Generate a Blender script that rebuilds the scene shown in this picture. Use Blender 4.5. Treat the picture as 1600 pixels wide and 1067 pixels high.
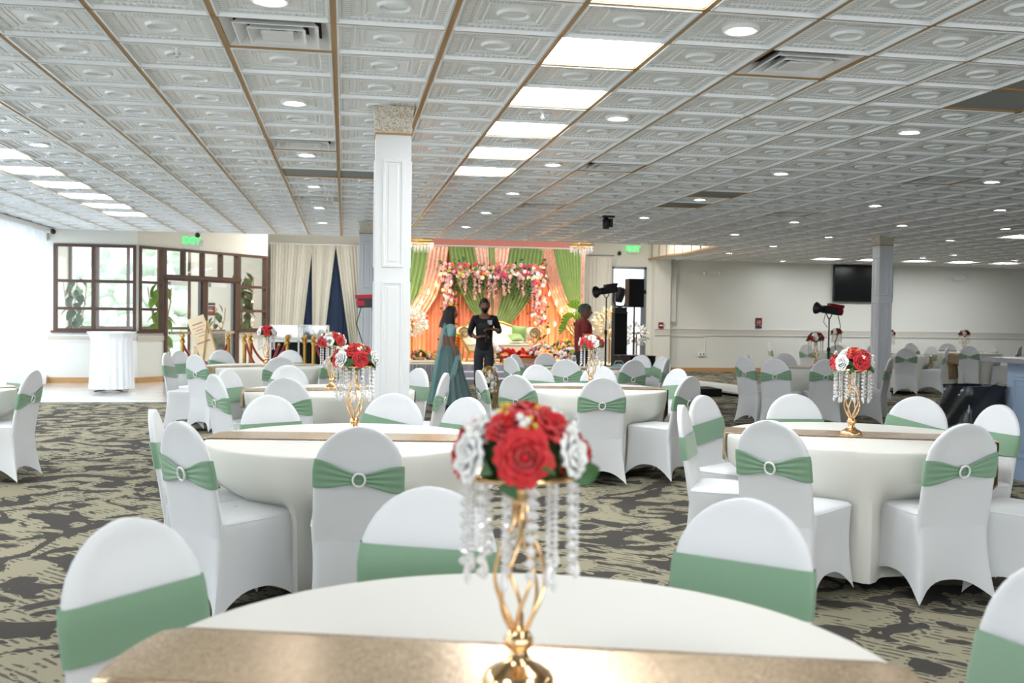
import bpy, bmesh, math, random
from mathutils import Vector, Matrix
random.seed(7)
PI = math.pi
for o in list(bpy.data.objects):
    bpy.data.objects.remove(o)
SC = bpy.context.scene
C = SC.collection

# ---------------------------------------------------------------- camera, world, daylight, exposure
YAW, PIT, ROL, EYE = 0.1655, 0.0249, 0.0137, 1.40
Fw = Vector((math.sin(YAW)*math.cos(PIT), math.cos(YAW)*math.cos(PIT), -math.sin(PIT)))
R0 = Vector((math.cos(YAW), -math.sin(YAW), 0)); U0 = R0.cross(Fw)
cr, sr = math.cos(ROL), math.sin(ROL)
Rw = R0*cr + U0*sr; Uw = U0*cr - R0*sr
cam_data = bpy.data.cameras.new('camera'); cam = bpy.data.objects.new('camera', cam_data); C.objects.link(cam)
M = Matrix((Rw, Uw, -Fw)).transposed().to_4x4(); M.translation = Vector((0, 0, EYE)); cam.matrix_world = M
cam_data.sensor_width = 36; cam_data.lens = 1572.5/1600*36; cam_data.clip_end = 200
cam_data.dof.use_dof = True; cam_data.dof.focus_distance = 7.0; cam_data.dof.aperture_fstop = 3.4
SC.camera = cam
SC.view_settings.view_transform = 'Standard'; SC.view_settings.look = 'None'
SC.view_settings.gamma = 1; SC.view_settings.use_curve_mapping = False
SC.view_settings.exposure = 0.72
W = bpy.data.worlds.new('sky'); SC.world = W; W.use_nodes = True
W.node_tree.nodes['Background'].inputs[0].default_value = (0.80, 0.90, 1.0, 1)
W.node_tree.nodes['Background'].inputs[1].default_value = 1.5
def area(name, loc, rot, sx, sy, power, col=(0.96, 0.98, 1)):
    l = bpy.data.lights.new(name, 'AREA'); l.shape = 'RECTANGLE'; l.size = sx; l.size_y = sy; l.energy = power; l.color = col
    o = bpy.data.objects.new(name, l); o.location = loc; o.rotation_euler = rot; C.objects.link(o); return o
area('window_daylight', (-6.25, 10.0, 1.45), (0, -PI/2, 0), 2.3, 19.0, 130, (0.90, 0.95, 1.0))      # daylight outside the curtained window wall
area('rear_daylight_fill', (4.0, -3.85, 1.3), (PI/2, 0, 0), 14.0, 1.7, 200, (0.93, 0.97, 1.0))        # added fill from behind the photographer, standing for presumed windows
area('lobby_daylight', (-4.6, 26.6, 1.8), (PI/2, 0, 0), 3.0, 2.6, 160, (0.9, 0.96, 1.0))              # daylight outside the lobby glass
CEIL = 2.94
for px_, py_, e_ in [(1.45, 3.3, 7.5), (1.45, 2.1, 7.5), (1.45, 0.9, 8), (1.45, -0.4, 9), (-3.3, 7.6, 20), (-3.3, 6.4, 20), (-3.3, 5.2, 18), (-3.3, 4.0, 18), (-3.3, 2.0, 16), (6.2, 4.2, 16), (6.2, 2.2, 14), (-1.0, 1.2, 9)]:
    area('ceiling_panel_lamp', (px_, py_, CEIL-0.02), (0, 0, 0), 0.58, 0.58, e_)                       # the same rows of ceiling panels go on above and behind the lens
for px_, py_, e_ in [(1.4, 21.6, 70), (4.6, 21.6, 70), (-0.8, 22.8, 28), (-4.6, 23.0, 85), (7.0, 22.6, 40)]:
    area('raised_ceiling_fill', (px_, py_, 3.72), (0, 0, 0), 0.6, 0.6, e_, (1.0, 0.98, 0.94))             # added fill hidden above the ceiling edge, brightens stage and lobby
T = 0.61
def LX(i): return (i-0.1147)*T
def LY(j): return (j+8.8915)*T

# ---------------------------------------------------------------- helpers
class B:
    def __init__(s): s.v = []; s.f = []
    def add(s, vs, fs):
        n = len(s.v); s.v += [tuple(p) for p in vs]; s.f += [tuple(i+n for i in f) for f in fs]; return s
    def box(s, x0, x1, y0, y1, z0, z1, m=None):
        vs = [(x, y, z) for x in (x0, x1) for y in (y0, y1) for z in (z0, z1)]
        if m: vs = [m @ Vector(p) for p in vs]
        return s.add(vs, [(0, 1, 3, 2), (4, 6, 7, 5), (0, 4, 5, 1), (2, 3, 7, 6), (0, 2, 6, 4), (1, 5, 7, 3)])
    def cbox(s, c, sz, m=None):
        return s.box(c[0]-sz[0]/2, c[0]+sz[0]/2, c[1]-sz[1]/2, c[1]+sz[1]/2, c[2]-sz[2]/2, c[2]+sz[2]/2, m)
    def bar(s, a, b, w, h=None):            # rectangular bar between two points
        a = Vector(a); b = Vector(b); d = b-a; L = d.length; h = h or w
        q = d.to_track_quat('Z', 'Y').to_matrix().to_4x4(); q.translation = a
        return s.box(-w/2, w/2, -h/2, h/2, 0, L, q)
    def tube(s, pts, r, n=8, closed=False):
        pts = [Vector(p) for p in pts]; k = len(pts); rs = r if isinstance(r, (list, tuple)) else [r]*k
        rings = []; prev = None
        for i, p in enumerate(pts):
            a = pts[(i-1) % k] if (i or closed) else p; b = pts[(i+1) % k] if (i < k-1 or closed) else p
            t = (b-a).normalized()
            if prev is None:
                u = t.orthogonal().normalized()
            else:
                u = (prev-t*prev.dot(t)).normalized()
            prev = u; w = t.cross(u)
            rings.append([p+(u*math.cos(2*PI*j/n)+w*math.sin(2*PI*j/n))*rs[i] for j in range(n)])
        vs = [q for g in rings for q in g]; fs = []
        for i in range(k if closed else k-1):
            i2 = (i+1) % k
            for j in range(n):
                fs.append((i*n+j, i*n+(j+1) % n, i2*n+(j+1) % n, i2*n+j))
        if not closed: fs += [tuple(range(n))[::-1], tuple(range((k-1)*n, k*n))]
        return s.add(vs, fs)
    def lathe(s, prof, n=24, c=(0, 0, 0), fn=None, cap=True):
        vs = []; fs = []
        for r, z in prof:
            for j in range(n):
                a = 2*PI*j/n; rr = r*(fn(a, z) if fn else 1)
                vs.append((c[0]+rr*math.cos(a), c[1]+rr*math.sin(a), c[2]+z))
        for i in range(len(prof)-1):
            for j in range(n): fs.append((i*n+j, i*n+(j+1) % n, (i+1)*n+(j+1) % n, (i+1)*n+j))
        if cap: fs += [tuple(range(n))[::-1], tuple(range((len(prof)-1)*n, len(prof)*n))]
        return s.add(vs, fs)
    def ball(s, c, r, n=12, m=8, mat=None):
        r = r if isinstance(r, (tuple, list)) else (r, r, r)
        vs = [(0, 0, -1)]; fs = []
        for i in range(1, m):
            ph = -PI/2+PI*i/m
            for j in range(n): vs.append((math.cos(ph)*math.cos(2*PI*j/n), math.cos(ph)*math.sin(2*PI*j/n), math.sin(ph)))
        vs.append((0, 0, 1)); e = len(vs)-1
        for j in range(n): fs.append((0, 1+(j+1) % n, 1+j)); fs.append((e, 1+(m-2)*n+j, 1+(m-2)*n+(j+1) % n))
        for i in range(m-2):
            for j in range(n): fs.append((1+i*n+j, 1+i*n+(j+1) % n, 1+(i+1)*n+(j+1) % n, 1+(i+1)*n+j))
        vs = [Vector((p[0]*r[0], p[1]*r[1], p[2]*r[2])) for p in vs]
        if mat: vs = [mat @ p for p in vs]
        return s.add([p+Vector(c) for p in vs], fs)
    def grid(s, fn, nu, nv, closeu=False):
        vs = []; fs = []; cu = nu if closeu else nu+1
        for i in range(nv+1):
            for j in range(cu): vs.append(fn(j/nu, i/nv))
        for i in range(nv):
            for j in range(nu): fs.append((i*cu+j, i*cu+(j+1) % cu, (i+1)*cu+(j+1) % cu, (i+1)*cu+j))
        return s.add(vs, fs)
    def mesh(s, name, mat, smooth=True, flip=False):
        me = bpy.data.meshes.new(name); me.from_pydata(s.v, [], s.f)
        bm = bmesh.new(); bm.from_mesh(me); bmesh.ops.recalc_face_normals(bm, faces=bm.faces)
        if flip: bmesh.ops.reverse_faces(bm, faces=bm.faces)
        bm.to_mesh(me); bm.free()
        if mat: me.materials.append(mat)
        if smooth:
            me.polygons.foreach_set('use_smooth', [True]*len(me.polygons))
            try: me.set_sharp_from_angle(angle=math.radians(45))
            except Exception: pass
        return me
    def build(s, name, mat, parent=None, smooth=True):
        return ob(name, s.mesh(name, mat, smooth), parent)
def ob(name, me, parent=None):
    o = bpy.data.objects.new(name, me); C.objects.link(o)
    if parent: o.parent = parent
    return o
def tag(o, label=None, cat=None, group=None, kind=None):
    if label: o['label'] = label
    if cat: o['category'] = cat
    if group: o['group'] = group
    if kind: o['kind'] = kind
    return o
def empty(name, loc, rz=0, label=None, cat=None, group=None):
    o = bpy.data.objects.new(name, None); C.objects.link(o); o.location = loc; o.rotation_euler = (0, 0, rz)
    o.empty_display_size = 0.1
    return tag(o, label, cat, group)
def copy_tree(o, parent=None):
    c = o.copy(); C.objects.link(c); c.parent = parent
    for ch in list(o.children): copy_tree(ch, c)
    return c
def struct(o): o['kind'] = 'structure'; return o
def sm(a, b, x):
    t = max(0, min(1, (x-a)/(b-a))); return t*t*(3-2*t)
def lerp(a, b, t): return a+(b-a)*t

# ---------------------------------------------------------------- materials
def nt(name):
    m = bpy.data.materials.new(name); m.use_nodes = True; n = m.node_tree
    return m, n, n.nodes['Principled BSDF']
def node(n, t, **k):
    x = n.nodes.new(t)
    for a, b in k.items():
        if a[0] == 'i' and a[1:].isdigit(): x.inputs[int(a[1:])].default_value = b
        else: setattr(x, a, b)
    return x
def mat(name, col, rough=0.6, metal=0, spec=0.5, sheen=0, noise=0, nscale=8, bump=0, bscale=60, emit=None, estr=0, alpha=1, trans=0, coat=0):
    m, n, p = nt(name)
    p.inputs['Base Color'].default_value = (*col, 1); p.inputs['Roughness'].default_value = rough
    p.inputs['Metallic'].default_value = metal; p.inputs['Specular IOR Level'].default_value = spec
    if sheen: p.inputs['Sheen Weight'].default_value = sheen
    if coat: p.inputs['Coat Weight'].default_value = coat
    if trans: p.inputs['Transmission Weight'].default_value = trans
    if alpha < 1: p.inputs['Alpha'].default_value = alpha
    if noise or bump:
        tc = node(n, 'ShaderNodeTexCoord')
    if noise:
        nz = node(n, 'ShaderNodeTexNoise'); nz.inputs['Scale'].default_value = nscale; nz.inputs['Detail'].default_value = 4
        n.links.new(tc.outputs['Object'], nz.inputs['Vector'])
        mx = node(n, 'ShaderNodeMix', data_type='RGBA'); n.links.new(nz.outputs['Fac'], mx.inputs[0])
        mx.inputs[6].default_value = (*[c*(1-noise) for c in col], 1); mx.inputs[7].default_value = (*[min(1, c*(1+noise)) for c in col], 1)
        n.links.new(mx.outputs[2], p.inputs['Base Color'])
    if bump:
        nb = node(n, 'ShaderNodeTexNoise'); nb.inputs['Scale'].default_value = bscale
        n.links.new(tc.outputs['Object'], nb.inputs['Vector'])
        bp = node(n, 'ShaderNodeBump'); bp.inputs['Strength'].default_value = bump; bp.inputs['Distance'].default_value = 0.01
        n.links.new(nb.outputs['Fac'], bp.inputs['Height']); n.links.new(bp.outputs[0], p.inputs['Normal'])
    if emit:
        p.inputs['Emission Color'].default_value = (*emit, 1); p.inputs['Emission Strength'].default_value = estr
    return m
def srgb(r, g, b):
    f = lambda c: (c/255/12.92 if c/255 <= 0.04045 else ((c/255+0.055)/1.055)**2.4)
    return (f(r), f(g), f(b))
def mathn(n, op, a, b=None, clamp=False):
    x = node(n, 'ShaderNodeMath', operation=op); x.use_clamp = clamp
    for i, q in enumerate((a, b)):
        if q is None: continue
        if isinstance(q, (int, float)): x.inputs[i].default_value = q
        else: n.links.new(q, x.inputs[i])
    return x.outputs[0]
def mixc(n, f, a, b):
    x = node(n, 'ShaderNodeMix', data_type='RGBA')
    if isinstance(f, (int, float)): x.inputs[0].default_value = f
    else: n.links.new(f, x.inputs[0])
    for i, q in ((6, a), (7, b)):
        if isinstance(q, tuple): x.inputs[i].default_value = (*q, 1)
        else: n.links.new(q, x.inputs[i])
    return x.outputs[2]
def carpet_mat():
    m, n, p = nt('scroll_carpet'); tc = node(n, 'ShaderNodeTexCoord')
    def noise(sc, det, dist, vec=None, rough=0.5):
        z = node(n, 'ShaderNodeTexNoise'); z.inputs['Scale'].default_value = sc; z.inputs['Detail'].default_value = det
        z.inputs['Distortion'].default_value = dist; z.inputs['Roughness'].default_value = rough
        n.links.new(vec or tc.outputs['Object'], z.inputs['Vector']); return z
    big = noise(2.0, 1.0, 2.6)
    fine = noise(5.5, 1.0, 2.2)
    v = mathn(n, 'ADD', big.outputs['Fac'], mathn(n, 'MULTIPLY', mathn(n, 'SUBTRACT', fine.outputs['Fac'], 0.5), 0.22))
    dark = mathn(n, 'MULTIPLY', mathn(n, 'SUBTRACT', v, 0.512), 60, True)
    edge = mathn(n, 'ABSOLUTE', mathn(n, 'SUBTRACT', v, 0.455))
    band = mathn(n, 'MULTIPLY', mathn(n, 'SUBTRACT', 0.048, edge), 60, True)       # hatched strip inside the leaves
    wv = node(n, 'ShaderNodeTexWave', wave_type='BANDS', bands_direction='DIAGONAL'); wv.inputs['Scale'].default_value = 9.5
    wv.inputs['Distortion'].default_value = 2.5; wv.inputs['Detail'].default_value = 1; wv.inputs['Detail Scale'].default_value = 0.6
    n.links.new(tc.outputs['Object'], wv.inputs['Vector'])
    hatch = mathn(n, 'MULTIPLY', mathn(n, 'SUBTRACT', wv.outputs['Fac'], 0.62), 12, True)
    hb = mathn(n, 'MULTIPLY', band, hatch)
    line = mathn(n, 'MULTIPLY', mathn(n, 'SUBTRACT', 0.006, mathn(n, 'ABSOLUTE', mathn(n, 'SUBTRACT', v, 0.565))), 400, True)
    fib = noise(160, 2, 0)
    beige = mixc(n, fib.outputs['Fac'], srgb(126, 121, 101), srgb(168, 162, 139))
    drk = mixc(n, fib.outputs['Fac'], srgb(52, 50, 46), srgb(84, 81, 76))
    c1 = mixc(n, mathn(n, 'MULTIPLY', hb, 0.8), beige, drk)
    c2 = mixc(n, dark, c1, drk)
    c3 = c2
    n.links.new(c3, p.inputs['Base Color']); p.inputs['Roughness'].default_value = 0.95; p.inputs['Specular IOR Level'].default_value = 0.15
    bp = node(n, 'ShaderNodeBump'); bp.inputs['Strength'].default_value = 0.4; bp.inputs['Distance'].default_value = 0.004
    n.links.new(fib.outputs['Fac'], bp.inputs['Height']); n.links.new(bp.outputs[0], p.inputs['Normal'])
    return m
def tile_mat():        # painted pressed-tin look, egg-and-dart relief as fine bump from the tile's own square
    m, n, p = nt('embossed_white_tile'); g = node(n, 'ShaderNodeNewGeometry'); s = node(n, 'ShaderNodeSeparateXYZ')
    n.links.new(g.outputs['Position'], s.inputs[0])
    def loc(o, off):
        a = mathn(n, 'DIVIDE', mathn(n, 'ADD', s.outputs[o], off), T); a = mathn(n, 'FRACT', mathn(n, 'ADD', a, 50.0)); return mathn(n, 'MULTIPLY', mathn(n, 'SUBTRACT', a, 0.5), T)
    u = loc('X', 0.1147*T); v = loc('Y', -8.8915*T)
    au = mathn(n, 'ABSOLUTE', u); av = mathn(n, 'ABSOLUTE', v); mx = mathn(n, 'MAXIMUM', au, av); mn = node(n, 'ShaderNodeMath', operation='MINIMUM')
    gt = mathn(n, 'GREATER_THAN', au, av)
    along = mathn(n, 'ADD', mathn(n, 'MULTIPLY', gt, v), mathn(n, 'MULTIPLY', mathn(n, 'SUBTRACT', 1.0, gt), u))
    inb = mathn(n, 'LESS_THAN', mathn(n, 'ABSOLUTE', mathn(n, 'SUBTRACT', mx, 0.237)), 0.022)
    inb2 = mathn(n, 'LESS_THAN', mathn(n, 'ABSOLUTE', mathn(n, 'SUBTRACT', mx, 0.178)), 0.012)
    e1 = mathn(n, 'MULTIPLY', mathn(n, 'SINE', mathn(n, 'MULTIPLY', along, 2*PI/0.034)), inb)
    e2 = mathn(n, 'MULTIPLY', mathn(n, 'SINE', mathn(n, 'MULTIPLY', along, 2*PI/0.02)), inb2)
    h = mathn(n, 'ADD', e1, mathn(n, 'MULTIPLY', e2, 0.6))
    bp = node(n, 'ShaderNodeBump'); bp.inputs['Strength'].default_value = 0.8; bp.inputs['Distance'].default_value = 0.004
    n.links.new(h, bp.inputs['Height']); n.links.new(bp.outputs[0], p.inputs['Normal'])
    p.inputs['Base Color'].default_value = (*srgb(236, 240, 241), 1); p.inputs['Roughness'].default_value = 0.27
    p.inputs['Specular IOR Level'].default_value = 0.75
    return m
def sequin_mat(name, c1, c2, scale=180, spark=0.93):
    m, n, p = nt(name); tc = node(n, 'ShaderNodeTexCoord')
    vo = node(n, 'ShaderNodeTexVoronoi'); vo.inputs['Scale'].default_value = scale; n.links.new(tc.outputs['Object'], vo.inputs['Vector'])
    s = node(n, 'ShaderNodeSeparateXYZ'); n.links.new(vo.outputs['Color'], s.inputs[0])
    n.links.new(mixc(n, s.outputs[0], c1, c2), p.inputs['Base Color'])
    p.inputs['Metallic'].default_value = 0.7; p.inputs['Roughness'].default_value = 0.26
    bp = node(n, 'ShaderNodeBump'); bp.inputs['Strength'].default_value = 1.0; bp.inputs['Distance'].default_value = 0.006
    n.links.new(s.outputs[1], bp.inputs['Height']); n.links.new(bp.outputs[0], p.inputs['Normal'])
    return m
def sheer_mat(name, col, t=0.45, tr=0.12):
    m, n, p = nt(name); n.nodes.remove(p); out = n.nodes['Material Output']
    d = node(n, 'ShaderNodeBsdfDiffuse'); d.inputs[0].default_value = (*col, 1)
    l = node(n, 'ShaderNodeBsdfTranslucent'); l.inputs[0].default_value = (*col, 1)
    q = node(n, 'ShaderNodeBsdfTransparent')
    a = node(n, 'ShaderNodeMixShader'); a.inputs[0].default_value = t; n.links.new(d.outputs[0], a.inputs[1]); n.links.new(l.outputs[0], a.inputs[2])
    b = node(n, 'ShaderNodeMixShader'); b.inputs[0].default_value = tr; n.links.new(a.outputs[0], b.inputs[1]); n.links.new(q.outputs[0], b.inputs[2])
    n.links.new(b.outputs[0], out.inputs[0]); return m
def glass_mat(name, tint=(1, 1, 1), refl=0.06):
    m, n, p = nt(name); n.nodes.remove(p); out = n.nodes['Material Output']
    q = node(n, 'ShaderNodeBsdfTransparent'); q.inputs[0].default_value = (*tint, 1)
    g = node(n, 'ShaderNodeBsdfGlossy'); g.inputs['Roughness'].default_value = 0.03
    a = node(n, 'ShaderNodeMixShader'); a.inputs[0].default_value = refl; n.links.new(q.outputs[0], a.inputs[1]); n.links.new(g.outputs[0], a.inputs[2])
    n.links.new(a.outputs[0], out.inputs[0]); return m
def marble_mat():
    m, n, p = nt('white_marble_floor'); tc = node(n, 'ShaderNodeTexCoord')
    z = node(n, 'ShaderNodeTexNoise'); z.inputs['Scale'].default_value = 1.6; z.inputs['Detail'].default_value = 6; z.inputs['Distortion'].default_value = 1.4
    n.links.new(tc.outputs['Object'], z.inputs['Vector'])
    c = mixc(n, mathn(n, 'MULTIPLY', mathn(n, 'SUBTRACT', z.outputs['Fac'], 0.52), 5, True), srgb(238, 238, 235), srgb(222, 223, 222))
    br = node(n, 'ShaderNodeTexBrick'); br.offset = 0; br.inputs['Scale'].default_value = 1.0; br.inputs['Brick Width'].default_value = 0.6
    br.inputs['Row Height'].default_value = 0.6; br.inputs['Mortar Size'].default_value = 0.004
    n.links.new(tc.outputs['Object'], br.inputs['Vector'])
    n.links.new(mixc(n, br.outputs['Fac'], c, srgb(200, 200, 198)), p.inputs['Base Color'])
    p.inputs['Roughness'].default_value = 0.12; return m
def rail_mat():
    m, n, p = nt('ornament_border'); tc = node(n, 'ShaderNodeTexCoord'); s = node(n, 'ShaderNodeSeparateXYZ'); n.links.new(tc.outputs['Object'], s.inputs[0])
    z = mathn(n, 'MULTIPLY', mathn(n, 'SUBTRACT', s.outputs['Z'], 0.86), 1.0)
    ln = mathn(n, 'ADD', s.outputs['X'], s.outputs['Y'])
    a = mathn(n, 'SINE', mathn(n, 'MULTIPLY', ln, 2*PI/0.085)); b = mathn(n, 'MULTIPLY', a, 0.022)
    d = mathn(n, 'ABSOLUTE', mathn(n, 'SUBTRACT', mathn(n, 'ABSOLUTE', z), mathn(n, 'ABSOLUTE', b)))
    k = mathn(n, 'MULTIPLY', mathn(n, 'SUBTRACT', 0.006, d), 300, True)
    n.links.new(mixc(n, mathn(n, 'MULTIPLY', k, 0.8), srgb(206, 202, 192), srgb(164, 150, 132)), p.inputs['Base Color'])
    p.inputs['Roughness'].default_value = 0.6; return m
MT = dict(
    carpet=carpet_mat(), marble=marble_mat(), tile=tile_mat(), rail=rail_mat(),
    wall=mat('white_wall_paint', srgb(228, 229, 222), 0.75, noise=0.015, nscale=1.5),
    ceil_back=mat('ceiling_void', srgb(150, 152, 150), 0.9),
    flat=mat('plain_grey_panel', srgb(150, 153, 152), 0.8),
    goldbar=mat('gold_ceiling_runner', srgb(176, 140, 92), 0.45, metal=0.25, spec=0.5),
    spandex=mat('white_stretch_fabric', srgb(226, 228, 230), 0.6, sheen=0.25, bump=0.04, bscale=900),
    sage=mat('sage_green_satin', srgb(126, 162, 132), 0.48, sheen=0.3, bump=0.05, bscale=700),
    cloth=mat('ivory_table_linen', srgb(226, 225, 217), 0.8, bump=0.04, bscale=500),
    white=mat('white_gloss_plastic', srgb(240, 240, 238), 0.35),
    satinwhite=mat('white_satin_paint', srgb(232, 234, 234), 0.45),
    runner=sequin_mat('champagne_sequins', srgb(170, 140, 106), srgb(236, 212, 178), 230),
    rosegold=sequin_mat('rose_gold_sequins', srgb(214, 156, 134), srgb(252, 216, 200), 60),
    gold=mat('polished_gold', srgb(242, 202, 152), 0.16, metal=1.0),
    brass=mat('brushed_brass', srgb(200, 160, 84), 0.28, metal=1.0),
    crystal=mat('clear_crystal', (1.0, 1.0, 1.0), 0.04, trans=0.5, spec=0.8),
    red=mat('red_rose_petal', srgb(206, 22, 30), 0.6, sheen=0.3), white_petal=mat('white_rose_petal', srgb(244, 244, 242), 0.6, sheen=0.2),
    darkred=mat('dark_red_petal', srgb(150, 14, 22), 0.6),
    leaf=mat('green_leaf', srgb(58, 96, 52), 0.5, noise=0.2, nscale=20), yellow=mat('yellow_sprig', srgb(226, 196, 60), 0.6),
    berry=mat('white_berry', srgb(240, 240, 235), 0.35), lime=mat('lime_leaf', srgb(120, 158, 48), 0.5, noise=0.2, nscale=15),
    brown=mat('dark_bronze_frame', srgb(88, 66, 56), 0.5, spec=0.4), wood=mat('oak_baseboard', srgb(196, 152, 104), 0.45, noise=0.12, nscale=5),
    glass=glass_mat('clear_glass'), acrylic=glass_mat('clear_acrylic', (0.93, 0.95, 0.96), 0.09),
    black=mat('black_plastic', srgb(22, 22, 24), 0.45), blackcloth=mat('black_cloth', srgb(16, 16, 18), 0.9),
    bag=mat('black_bin_liner', srgb(24, 26, 32), 0.28), screen=mat('dark_screen', srgb(18, 20, 22), 0.18),
    grey=mat('grey_metal', srgb(150, 156, 162), 0.35, metal=0.7), dgrey=mat('dark_grey_metal', srgb(60, 62, 66), 0.4, metal=0.5),
    chrome=mat('chrome', srgb(200, 204, 208), 0.12, metal=1), bluegrey=mat('blue_grey_paint', srgb(150, 170, 194), 0.5),
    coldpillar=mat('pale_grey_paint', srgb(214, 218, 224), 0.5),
    curtain=mat('ivory_curtain', srgb(222, 221, 212), 0.75, sheen=0.2), bluecloth=mat('navy_curtain', srgb(34, 54, 84), 0.8),
    sheer=sheer_mat('sheer_white_curtain', (0.90, 0.92, 0.94), 0.55, 0.03), sheer2=sheer_mat('sheer_teal_veil', srgb(150, 200, 200), 0.4, 0.45),
    peach=mat('peach_satin', srgb(224, 140, 112), 0.5, sheen=0.3), pinkw=mat('dusty_pink_valance', srgb(214, 140, 130), 0.7),
    green=mat('leaf_green_satin', srgb(146, 176, 106), 0.45, sheen=0.3), velvet=mat('red_velvet_rope', srgb(150, 16, 36), 0.8, sheen=0.5),
    granite=mat('grey_granite', srgb(130, 130, 134), 0.25, noise=0.35, nscale=40), skirt=mat('grey_blue_skirt', srgb(176, 176, 190), 0.6, sheen=0.2),
    skin=mat('brown_skin', srgb(142, 98, 76), 0.55), skin2=mat('light_brown_skin', srgb(150, 104, 84), 0.55), hair=mat('black_hair', srgb(20, 16, 16), 0.45), ghair=mat('grey_hair', srgb(92, 90, 90), 0.7),
    shirt=mat('black_shirt', srgb(20, 20, 24), 0.7), jeans=mat('charcoal_jeans', srgb(58, 62, 68), 0.85), redshirt=mat('brick_red_shirt', srgb(150, 58, 56), 0.85),
    khaki=mat('dark_trousers', srgb(50, 48, 50), 0.85), shoe=mat('black_shoes', srgb(20, 20, 20), 0.5), eye=mat('eye_white', (0.8, 0.8, 0.78), 0.3), pupil=mat('dark_pupil', (0.01, 0.01, 0.01), 0.2), lip=mat('lip', srgb(120, 66, 60), 0.5),
    teal=mat('pale_teal_silk', srgb(142, 186, 186), 0.55, sheen=0.3), tealskirt=mat('beaded_teal_skirt', srgb(108, 138, 138), 0.6, noise=0.35, nscale=60, bump=0.4, bscale=120),
    orange=mat('marigold_orange', srgb(240, 128, 20), 0.7), pink=mat('pink_petal', srgb(222, 84, 130), 0.6), lpink=mat('blush_petal', srgb(240, 190, 190), 0.6),
    cream=mat('cream_petal', srgb(248, 232, 196), 0.6), mauve=mat('lilac_petal', srgb(190, 140, 200), 0.6), coral=mat('coral_petal', srgb(240, 120, 90), 0.6), scarlet=mat('scarlet_petal', srgb(216, 40, 24), 0.6),
    sofa=mat('ivory_leather', srgb(240, 232, 214), 0.4), goldpaint=mat('antique_gold_frame', srgb(190, 146, 72), 0.35, metal=0.8), feather=mat('white_feather', srgb(244, 240, 230), 0.8),
    stagetop=mat('cream_stage_top', srgb(232, 222, 190), 0.6), cap=None, paper=mat('poster_paper', srgb(228, 214, 178), 0.7, noise=0.12, nscale=6), redink=mat('faded_red_print', srgb(190, 130, 116), 0.8),
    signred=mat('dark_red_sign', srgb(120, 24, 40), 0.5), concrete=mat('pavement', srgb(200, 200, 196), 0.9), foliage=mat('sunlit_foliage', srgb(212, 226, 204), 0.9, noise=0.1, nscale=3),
    panel_light=mat('panel_diffuser', (1, 1, 1), 0.5, emit=(0.96, 0.98, 1.0), estr=16), bulb=mat('downlight_lens', (1, 1, 1), 0.5, emit=(0.98, 0.98, 1.0), estr=70),
    warm=mat('warm_bulb', (1, 0.8, 0.5), 0.5, emit=(1.0, 0.66, 0.26), estr=60), exitg=mat('green_exit_letters', (0.1, 0.8, 0.2), 0.5, emit=(0.05, 0.8, 0.16), estr=0.9),
    exitface=mat('exit_sign_face', srgb(226, 244, 230), 0.4), marigreen=mat('garland_tail', srgb(170, 170, 50), 0.7), redm=mat('red_anodised', srgb(150, 24, 40), 0.35, metal=0.5),
)
def cap_mat():
    m, n, p = nt('gilded_scroll_capital'); tc = node(n, 'ShaderNodeTexCoord')
    z = node(n, 'ShaderNodeTexNoise'); z.inputs['Scale'].default_value = 26; z.inputs['Detail'].default_value = 2; z.inputs['Distortion'].default_value = 3
    n.links.new(tc.outputs['Object'], z.inputs['Vector'])
    k = mathn(n, 'MULTIPLY', mathn(n, 'SUBTRACT', z.outputs['Fac'], 0.52), 12, True)
    n.links.new(mixc(n, k, srgb(226, 222, 212), srgb(206, 176, 120)), p.inputs['Base Color'])
    bp = node(n, 'ShaderNodeBump'); bp.inputs['Strength'].default_value = 0.7; bp.inputs['Distance'].default_value = 0.01
    n.links.new(k, bp.inputs['Height']); n.links.new(bp.outputs[0], p.inputs['Normal']); p.inputs['Roughness'].default_value = 0.45; return m
MT['cap'] = cap_mat()
# ---------------------------------------------------------------- room shell
XL, XR, YB, YN, YS, XS = -5.6, 20.6, -4.0, 25.5, LY(24), LX(13)
HI = 3.9
def sbox(name, m, *a): return struct(B().box(*a).build(name, m, None, False))
carpet_b = B(); carpet_b.box(XL, XR, YB, 16.15, -0.1, 0); carpet_b.box(0.9, XR, 16.15, YN, -0.1, 0)
floor = struct(carpet_b.build('floor', MT['carpet'], None, False))
mf = B().box(XL-1.6, 0.9, 16.15, YN+0.2, -0.1, 0.0).build('marble_floor', MT['marble'], floor, False)
tr = B().box(XL, 0.9, 16.13, 16.17, 0, 0.006).build('metal_threshold_strip', MT['grey'], floor, False)
def wall_holes(name, plane, a0, a1, z0, z1, holes, th=0.15, m=None, sign=1, p0=None, p1=None):
    """wall along a straight line p0->p1 (2D), param a0..a1 metres, rectangular holes (a,b,z,w)"""
    b = B(); d = Vector((p1[0]-p0[0], p1[1]-p0[1], 0)).normalized(); nrm = Vector((-d.y, d.x, 0))
    mt = Matrix((( d.x, nrm.x, 0, p0[0]), (d.y, nrm.y, 0, p0[1]), (0, 0, 1, 0), (0, 0, 0, 1)))
    xs = sorted({a0, a1, *[h[0] for h in holes], *[h[1] for h in holes]}); zs = sorted({z0, z1, *[h[2] for h in holes], *[h[3] for h in holes]})
    for i in range(len(xs)-1):
        for j in range(len(zs)-1):
            cx = (xs[i]+xs[i+1])/2; cz = (zs[j]+zs[j+1])/2
            if any(h[0] < cx < h[1] and h[2] < cz < h[3] for h in holes): continue
            b.box(xs[i], xs[i+1], 0, th, zs[j], zs[j+1], mt)
    return struct(b.build(name, m or MT['wall'], None, False)), mt
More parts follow.
